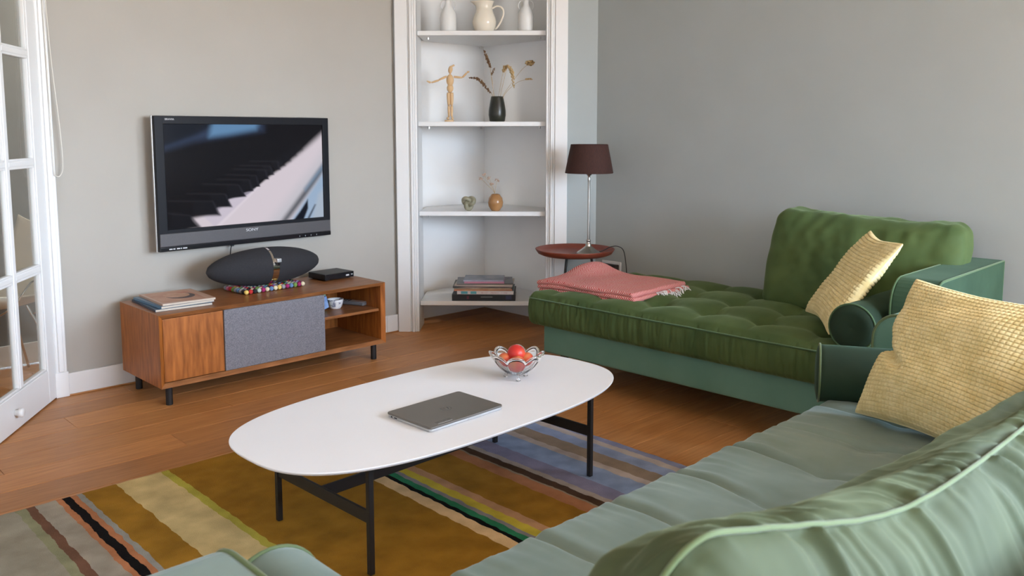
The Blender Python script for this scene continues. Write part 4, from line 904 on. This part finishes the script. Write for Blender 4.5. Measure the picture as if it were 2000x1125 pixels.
# ------------------------------------------------------------------ upholstery
def nz(x, y_, z_=0): return noise.noise((x, y_, z_))
def tri(x, lines):      # 0 on a crease line, 1 in the middle of a cell
    for a, b_ in zip(lines, lines[1:]):
        if a <= x <= b_: return 1 - abs((x - a) / (b_ - a) * 2 - 1)
    return 1.0
def tufted(hx, hy, hz, r, c, xl, yl, n, amp, sag, ripple, crease=0.0):
    """box cushion with button tufting at the crossings of xl and yl (local to cushion centre)"""
    def fn(p, nn):
        q = p.copy(); x, y_ = p.x, p.y
        if nn.z > 0.2:
            fx, fy = tri(x, xl), tri(y_, yl)
            sx_ = 1 - (1 - fx) ** 2.4; sy_ = 1 - (1 - fy) ** 2.4
            edge = min(1, max(0, (hx - abs(x)) / 0.10)) ; edge = min(edge, max(0, (hy - abs(y_)) / 0.10)); edge = edge ** 0.5
            pts = min((x - a) ** 2 + (y_ - b_) ** 2 for a in xl[1:-1] for b_ in yl[1:-1])
            h = amp * (0.45 * sx_ + 0.40 * sy_) * edge - amp * 0.75 * math.exp(-pts / 0.055 ** 2) * edge
            h += sag * (1 - (x / hx) ** 2) * (1 - (y_ / hy) ** 2) + 0.004 * nz(x * 9, y_ * 9, 1)
            h += 0.0025 * nz(x * 40, y_ * 40, 5) * math.exp(-pts / 0.12 ** 2)
            if crease:
                wob = x + 0.020 * nz(y_ * 3.5, round(x * 4) * 1.7, 3) + 0.006 * nz(y_ * 11, x, 6)
                dl = min(abs(wob - a) for a in xl[1:-1]); k_ = 0.55 + 0.45 * nz(y_ * 4, round(x * 4), 9)
                h -= crease * k_ * math.exp(-(dl / 0.011) ** 2) - crease * 0.5 * k_ * math.exp(-((dl - 0.026) / 0.016) ** 2)
                fe = max(0.0, 1 - (hy - y_) / 0.22)
                h += 0.006 * fe * (nz(x * 26 + 0.7 * nz(y_ * 8, x * 3), y_ * 3, 7) + 0.5 * nz(x * 60, y_ * 4, 2))
            q.z += h * (nn.z - 0.2) / 0.8
        if abs(nn.z) < 0.8:
            s = (x if abs(nn.y) > abs(nn.x) else y_)
            k = ripple * (0.8 * nz(s * 24, p.z * 3, 2) - 1.6 * max(0, 0.5 - abs(nz(s * 16, p.z * 2.5, 5)) * 5) + 0.6 * nz(s * 60, p.z * 6, 8)) * (0.4 + 0.6 * abs(nn.x + nn.y))
            bul = 0.012 * (1 - (p.z / hz) ** 2)
            q.x += nn.x * (k + bul); q.y += nn.y * (k + bul)
        return q
    return soft(hx, hy, hz, r, n, 4, fn, c)
def piping_loop(hx, hy, r, c, z_, rad, wob=0.002):
    pts = []
    for cx, cy, a in ((hx - r, hy - r, 0), (-hx + r, hy - r, 90), (-hx + r, -hy + r, 180), (hx - r, -hy + r, 270)):
        pts += [(x, y_) for x, y_ in arc(cx, cy, r, a, a + 90, 5)]
        nx_, ny_ = {0: (-hx + r, hy), 90: (-hx, -hy + r), 180: (hx - r, -hy), 270: (hx, hy - r)}[a]
        lx, ly = pts[-1]
        for i in range(1, 20): pts.append((lx + (nx_ - lx) * i / 20, ly + (ny_ - ly) * i / 20))
    P = [(x + c[0], y_ + c[1], z_ + wob * nz(x * 6, y_ * 6, 4)) for x, y_ in pts]
    return tube(P, rad, 6, True)
def bolster(name, label, loc, az, r, ln, m, pip, tilt=0.0):
    o = thing(name, label, 'bolster', loc, az)
    k = []; pf = [(0.0, 0), (r * 0.6, -0.008), (r * 0.93, -0.002), (r, 0.006)] + [(r * (1 + 0.012 * math.sin(PI * t)), 0.006 + (ln - 0.012) * t) for t in np.linspace(0.03, 0.97, 12)] + [(r, ln - 0.006), (r * 0.93, ln + 0.002), (r * 0.6, ln + 0.008), (0.0, ln)]
    g = xf(lathe([(a, b_) for a, b_ in pf], 44, False), Matrix.Translation((0, 0, r)) @ Matrix.Rotation(R(90), 4, 'Y'))
    g = ([(x, y_ + 0.002 * nz(x * 20, y_ * 20, z_ * 20), z_ + 0.002 * nz(x * 20 + 5, y_ * 20, z_ * 20)) for x, y_, z_ in g[0]], g[1])
    obj('cover', g, m, o, smooth=True)
    for x in (0.004, ln - 0.004): obj('piping', tube([(x, r * 1.005 * math.cos(R(a)), r + r * 1.005 * math.sin(R(a))) for a in range(0, 360, 10)], 0.004, 6, True), pip, o, smooth=True)
    return o
def pillow(name, label, s, cells, sub, T, c, phi, lean, roll, fold=None, pin=0.10, asp=1.0):
    N = cells * sub + 1
    n = Vector((-math.cos(phi), math.sin(phi), 0)); t = Vector((math.sin(phi), math.cos(phi), 0))
    up = Vector((0, 0, 1)) * math.cos(lean) - n * math.sin(lean); nf = n * math.cos(lean) + Vector((0, 0, 1)) * math.sin(lean)
    a = t * math.cos(roll) + up * math.sin(roll); b_ = up * math.cos(roll) - t * math.sin(roll)
    V = []; F = []
    sd = len(label) * 0.37
    for side in (1, -1):
        for j in range(N):
            v = -1 + 2 * j / (N - 1)
            for i in range(N):
                u = -1 + 2 * i / (N - 1)
                e1 = 1 - pin * (1 - v * v) ** 1.2; e2 = 1 - pin * (1 - u * u) ** 1.2
                x = s / 2 * u * e1 - (fold.notch(u, v) if fold else 0); y_ = s / 2 * v * e2 * asp
                m_ = max(0.0, (1 - abs(u) ** 2.2)) * max(0.0, (1 - abs(v) ** 2.2))
                th = T * m_ ** 0.42
                th += 0.012 * nz(u * 2.2, v * 2.2, sd) * m_ ** 0.3 + 0.003 * nz(u * 5, v * 5, sd + 3) * m_ ** 0.3
                if fold and side == 1: th -= fold(u, v) * m_ ** 0.2
                fu = abs(((i % sub) / sub) * 2 - 1) if sub else 0; fv = abs(((j % sub) / sub) * 2 - 1)
                w_ = (1 - fu ** 7) * (1 - fv ** 7)
                th += 0.0055 * w_ * (0.3 + 0.7 * min(1, m_ * 12))
                off = nf * (side * th) + nf * 0
                V.append(tuple(a * x + b_ * y_ + off))
        base = 0 if side == 1 else N * N
        for j in range(N - 1):
            for i in range(N - 1):
                q = (base + j * N + i, base + j * N + i + 1, base + (j + 1) * N + i + 1, base + (j + 1) * N + i); F.append(q if side == -1 else q[::-1])
    rim = [i for i in range(N)] + [j * N + N - 1 for j in range(1, N)] + [(N - 1) * N + i for i in range(N - 2, -1, -1)] + [j * N for j in range(N - 2, 0, -1)]
    for k in range(len(rim)): l = (k + 1) % len(rim); F.append((rim[k], rim[l], N * N + rim[l], N * N + rim[k]))
    o = obj(name, (V, F), M['yellow'], None, tuple(c), 0, smooth=True)
    return tag(o, label, 'pillow', 'yellow waffle pillows')

# ---- chaise against the right wall (local x from its long front to the wall, local y from the far end towards the camera)
CH = thing('green_chaise', 'moss green velvet chaise sofa along the right wall with tufted seat', 'sofa', (3.252, 3.262, 0), 0.022)
obj('base', rbox(0.040, 0.945, -2.05, -0.075, 0.150, 0.305, 0.012, 3), M['velvet_base'], CH, smooth=True)
xl = [-0.60, -0.275, -0.025, 0.245, 0.60]; yl = [-1.2, -0.67, -0.38, -0.09, 0.20, 0.49, 0.78, 1.2]
obj('seat_cushion', tufted(0.472, 0.930, 0.082, 0.028, (0.472, -0.930, 0.382), xl, yl, (44, 300, 8), 0.042, 0.010, 0.008), M['velvet'], CH, smooth=True)
obj('piping', piping_loop(0.478, 0.936, 0.04, (0.472, -0.930, 0), 0.447, 0.0042), M['piping'], CH, smooth=True)
# arm at the near end: outline in x,z extruded along y
prof = [(0.100, 0.150), (0.975, 0.150), (0.975, 0.765)] + arc(0.205, 0.660, 0.105, 90, 180, 8)
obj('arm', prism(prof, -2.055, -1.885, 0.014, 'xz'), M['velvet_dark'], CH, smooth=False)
for yy in (-2.051, -1.889):
    obj('piping', tube([(0.103, yy, 0.30)] + [(x, yy, z_) for x, z_ in reversed(arc(0.205, 0.660, 0.102, 90, 180, 8))] + [(0.972, yy, 0.762), (0.972, yy, 0.30)], 0.005, 6), M['piping'], CH, smooth=True)
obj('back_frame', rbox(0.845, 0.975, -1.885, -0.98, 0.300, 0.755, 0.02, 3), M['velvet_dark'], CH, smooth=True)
for fx, fy in ((0.12, -0.16), (0.86, -0.16), (0.12, -1.95), (0.86, -1.95)): obj('leg', mv(lathe([(0.016, 0), (0.024, 0.15)], 14), fx, fy, 0), solid('dark_wood', (0.03, 0.015, 0.008), 0.4), CH)
# loose back cushion
def bc(p, nn):
    q = p.copy(); hx, hy, hz = 0.10, 0.44, 0.235
    tv_ = (p.z + hz) / (2 * hz); sv = (p.y / hy)
    q.x += nn.x * (0.045 * (1 - sv * sv) * (1 - (2 * tv_ - 1) ** 2) + 0.014 * nz(p.y * 7, p.z * 7, 3) + 0.007 * nz(p.y * 18, p.z * 14, 6) + 0.007 * abs(nz(p.y * 13 + p.z * 9, p.z * 16 - p.y * 5, 2)) * (0.4 + tv_))
    q.z += 0.022 * sv * max(0, tv_ - 0.4) + nn.z * (0.013 * nz(p.y * 8, p.x * 8, 5) + 0.007 * nz(p.y * 22, p.x * 16, 1)) - (0.012 * (1 - sv * sv) * max(0, nn.z))
    q.y += nn.y * (0.02 * (1 - (2 * tv_ - 1) ** 2) + 0.006 * nz(p.z * 12, p.x * 12, 9))
    if nn.x < 0: q.x -= 0.008 * math.exp(-((tv_ - 0.86) / 0.08) ** 2) * nz(p.y * 14 + p.z * 9, p.z * 5, 1)
    # leans back
    q.x += 0.16 * (tv_ - 0.3); return q
cb_ = thing('back_cushion', 'large moss green velvet back cushion leaning against the chaise back', 'cushion', (3.985, 1.770, 0.477), 0.022)
obj('cover', mv(soft(0.10, 0.44, 0.235, 0.055, (6, 60, 36), 4, bc), 0, 0, 0.235), M['velvet'], cb_, smooth=True)
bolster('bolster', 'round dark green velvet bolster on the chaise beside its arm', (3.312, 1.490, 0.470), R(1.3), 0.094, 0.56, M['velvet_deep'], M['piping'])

# ---- sofa in the foreground, seen from behind; it faces the television wall
SO = thing('grey_green_sofa', 'pale grey-green velvet sofa in the foreground seen from behind', 'sofa', (0.36, 0.12, 0), 0)
obj('base', rbox(0.18, 2.70, 0.05, 1.105, 0.150, 0.305, 0.012, 3), M['velvet_sofa'], SO, smooth=True)
xs = [-1.4, -1.05, -0.79, -0.53, -0.27, -0.02, 0.24, 0.50, 0.76, 1.02, 1.4]; ys = [-0.7, -0.14, 0.12, 0.7]
SCX = 0.20 + 1.24
obj('seat_cushion', tufted(1.236, 0.435, 0.082, 0.034, (SCX, 0.715, 0.382), xs, [-0.7, -0.16, 0.14, 0.75], (300, 60, 8), 0.017, 0.008, 0.006, 0.017), M['velvet_sofa'], SO, smooth=True)
obj('piping', piping_loop(1.242, 0.441, 0.04, (SCX, 0.715, 0), 0.440, 0.004), M['piping'], SO, smooth=True)
prof = [(0.05, 0.150), (1.172, 0.150)] + arc(1.072, 0.602, 0.100, 0, 90, 9) + [(0.05, 0.702)]
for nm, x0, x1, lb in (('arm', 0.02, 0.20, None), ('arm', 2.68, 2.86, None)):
    obj(nm, prism(prof, x0, x1, 0.016, 'yz'), M['velvet_sofa'] if x0 < 1 else M['velvet_base'], SO, smooth=False)  # right arm takes another velvet to paint in its inner face's shade
    for xx in (x0 + 0.004, x1 - 0.004):
        obj('piping', tube([(xx, 1.169, 0.3)] + [(xx, y_, z_) for y_, z_ in arc(1.072, 0.602, 0.097, 0, 90, 9)] + [(xx, 0.06, 0.699)], 0.0055, 6), M['piping_light'], SO, smooth=True)
obj('back_frame', rbox(0.02, 2.86, -0.02, 0.13, 0.150, 0.755, 0.02, 3), M['velvet_sofa'], SO, smooth=True)
for fx in (0.12, 2.76):
    for fy in (0.10, 1.02): obj('leg', mv(lathe([(0.016, 0), (0.024, 0.139)], 14), fx, fy, 0.0115), M['dark_wood'], SO)
# loose back cushion with gathered gusset and pale piping
FT = [(0.60, 0.590, 0.875), (0.70, 0.580, 0.900), (0.80, 0.570, 0.893), (1.0, 0.545, 0.853), (1.25, 0.525, 0.828), (1.5, 0.507, 0.828), (1.9, 0.495, 0.800), (2.4, 0.485, 0.800), (2.95, 0.48, 0.80)]
BT = [(0.50, 0.490, 0.955), (0.74, 0.458, 0.935), (0.87, 0.440, 0.900), (1.0, 0.430, 0.862), (1.15, 0.422, 0.838), (1.4, 0.420, 0.833), (1.65, 0.420, 0.837), (2.0, 0.42, 0.83), (2.95, 0.42, 0.82)]
def back_cushion():
    x0, x1, nS, nT = 0.645, 2.93, 560, 84
    V = []; F = []; pipe = []
    for s in range(nS + 1):
        x = x0 + (x1 - x0) * (s / nS)
        fy, fz, by_, bz_ = [sum(interp(T_b, x + dd, kk) * ww for dd, ww in ((-0.14, 0.12), (-0.07, 0.23), (0, 0.30), (0.07, 0.23), (0.14, 0.12))) for T_b, kk in ((FT, 1), (FT, 2), (BT, 1), (BT, 2))]
        ctl = [Vector((0, fy + 0.045, 0.52)), Vector((0, fy + 0.070, 0.64)), Vector((0, fy + 0.052, 0.78)), Vector((0, fy + 0.012, fz - 0.022)), Vector((0, fy - 0.030, fz + 0.004)), Vector((0, (fy + by_) / 2 - 0.012, (fz + bz_) / 2 + 0.012)), Vector((0, by_, bz_)), Vector((0, by_ - 0.040, bz_ - 0.05)), Vector((0, by_ - 0.075, bz_ - 0.15)), Vector((0, by_ - 0.085, 0.60)), Vector((0, by_ - 0.06, 0.50)), Vector((0, by_ - 0.0, 0.474)), Vector((0, fy - 0.02, 0.474))]
        sec = smooth_path(ctl, 7, True); m_ = len(sec)
        cen = sum(sec, Vector()) / m_
        e = min(x - x0, x1 - x); k = 1.0
        if e < 0.085: k = math.sqrt(max(0.0, 1 - (1 - e / 0.085) ** 2)) * 0.42 + 0.58 if e > 0 else 0.58
        ipipe = 6 * 7
        for i, p in enumerate(sec):
            q = cen + (p - cen) * k
            t_ = sec[(i + 1) % m_] - sec[i - 1]; nn = Vector((0, -t_.z, t_.y)).normalized()
            if nn.dot(p - cen) < 0: nn = -nn
            d = (i - ipipe)
            if d >= 0:
                dist = d * 0.012; ph = x * 92 - dist * 30 + 6.5 * nz(x * 5, dist * 2.5, 2)
                am = 0.0105 * min(1, dist / 0.012) * math.exp(-dist / 0.17) * max(0.1, 0.6 + 1.3 * nz(x * 7.1, 4 + dist * 3, 1))
            else:
                dist = -d * 0.010; ph = x * 100 + dist * 40 + 6.0 * nz(x * 6, dist * 4, 2)
                am = 0.0090 * min(1, dist / 0.012) * math.exp(-dist / 0.09) * max(0.1, 0.6 + 1.3 * nz(x * 7.0, 9, 3))
            w_ = am * ((1 - 2 * abs(math.sin(ph / 2)) ** 0.8) + 0.45 * math.sin(ph * 0.53 + 1) + 0.22 * math.sin(ph * 2.7 + 2))
            w_ += 0.006 * nz(x * 5, i * 0.12, 4) + 0.003 * nz(x * 16, i * 0.3, 8)
            q = q + nn * w_
            if i == ipipe and k > 0.6: pipe.append((x, q.y - 0.001, q.z + 0.003))
            V.append((x, q.y, q.z))
    for s in range(nS):
        for i in range(m_): k = (i + 1) % m_; F.append((s * m_ + i, s * m_ + k, (s + 1) * m_ + k, (s + 1) * m_ + i))
    F.append(tuple(range(m_ - 1, -1, -1))); F.append(tuple(range(nS * m_, (nS + 1) * m_)))
    o = thing('back_cushion', 'pale green velvet back cushion with gathered edge in the foreground', 'cushion', (0, 0, 0))
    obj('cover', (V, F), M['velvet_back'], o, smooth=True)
    obj('piping', tube(pipe, 0.0036, 6), M['piping_light'], o, smooth=True)
back_cushion()
bolster('bolster', 'dark green velvet bolster lying against the right arm of the foreground sofa', (2.652, 1.300, 0.456), R(-62), 0.094, 0.50, M['velvet_deep'], M['piping_light'])
bolster('bolster', 'pale green velvet bolster against the left arm of the foreground sofa', (0.658, 1.280, 0.454), R(-90), 0.094, 0.5, M['velvet_sofa'], M['piping_light'])

# ---- pillows
class Fold:
    def __call__(self, u, v):
        # crease running from the left edge into the middle, and a softer one below the top edge
        ax, ay, bx_, by_ = -1.0, 0.02, -0.42, -0.30
        ax, bx_ = 1.0, 0.45
        d = Vector((bx_ - ax, by_ - ay)); t_ = max(0, min(1, ((u - ax) * d.x + (v - ay) * d.y) / d.length_squared)); ds = math.hypot(u - ax - t_ * d.x, v - ay - t_ * d.y)
        r = 0.060 * math.exp(-(ds / 0.070) ** 2) * (1 - 0.6 * t_)
        ds2 = abs((v - 0.70) + 0.25 * (u - 0.2)); r += 0.010 * math.exp(-(ds2 / 0.12) ** 2)
        return r
    def notch(self, u, v): return 0.035 * math.exp(-((v - 0.03) / 0.13) ** 2) * max(0, u) ** 5
pillow('yellow_pillow', 'large mustard yellow waffle pillow standing on the foreground sofa', 0.53, 37, 7, 0.105, (2.515, 0.822, 0.690), 0.40, 0.50, 0.0, Fold(), 0.09, 0.86)
pillow('yellow_pillow', 'mustard yellow ribbed pillow leaning on the chaise back cushion', 0.47, 27, 6, 0.050, (3.60, 1.632, 0.705), 0.90, 0.62, 0.0, None, 0.10)

# ---- folded throw on the chaise
bl = thing('folded_throw', 'coral red herringbone throw folded on the far end of the chaise', 'blanket', (3.345, 3.292, 0.474), 0.022)
hb = herringbone()
def fold_layer(dx0, dx1, dy0, dy1, z0, th, sd):
    x0, x1 = 0.0 + dx0, 0.50 + dx1; y0_, y1_ = -0.665 + dy0, 0.0 + dy1
    hx, hy = (x1 - x0) / 2, (y1_ - y0_) / 2
    def fn(p, nn):
        q = p.copy(); u = (p.x + hx) / (2 * hx); v = (p.y + hy) / (2 * hy)     # v=1 at the far end
        lift = 0.052 * math.exp(-(((u - 0.88) / 0.30) ** 2 + ((v - 0.90) / 0.17) ** 2)) + 0.006 * max(0, u - 0.3)
        frac = (z0 + p.z + th / 2) / 0.066
        q.z += lift * (0.35 + 0.65 * frac) + 0.004 * nz(u * 5, v * 5, sd) - 0.012 * max(0, v - 0.85) / 0.15 * (1 - u)
        q.x += 0.012 * nz(v * 3, sd, 1); q.y += 0.008 * nz(u * 4, sd, 2) - 0.05 * (u - 0.5) * (v > 2)
        return q
    return soft(hx, hy, th / 2, th * 0.49, (26, 34, 1), 3, fn, ((x0 + x1) / 2, (y0_ + y1_) / 2, z0 + th / 2))
obj('fold', fold_layer(0.006, -0.01, 0.012, -0.01, 0.000, 0.020, 1), hb, bl, smooth=True)
obj('fold', fold_layer(0.002, 0.0, -0.004, 0.0, 0.019, 0.022, 4), hb, bl, smooth=True)
obj('fold', fold_layer(0.0, -0.02, 0.006, 0.004, 0.039, 0.026, 7), hb, bl, smooth=True)
rnd = random.Random(3); tas = []
for i in range(46):
    x = 0.20 + 0.26 * rnd.random(); z_ = 0.012 + 0.034 * rnd.random(); ln = 0.02 + 0.03 * rnd.random()
    tas.append(tube(smooth_path([(x, -0.655, z_), (x + rnd.uniform(-0.01, 0.01), -0.655 - ln * 0.6, z_ + 0.004), (x + rnd.uniform(-0.02, 0.02), -0.655 - ln, max(0.006, z_ - 0.02))], 4), 0.0028, 5))
fr = obj('fringe', join(*tas), M['tassel'], bl, smooth=True); fr['label'] = 'white tassel fringe'; fr['kind'] = 'stuff'
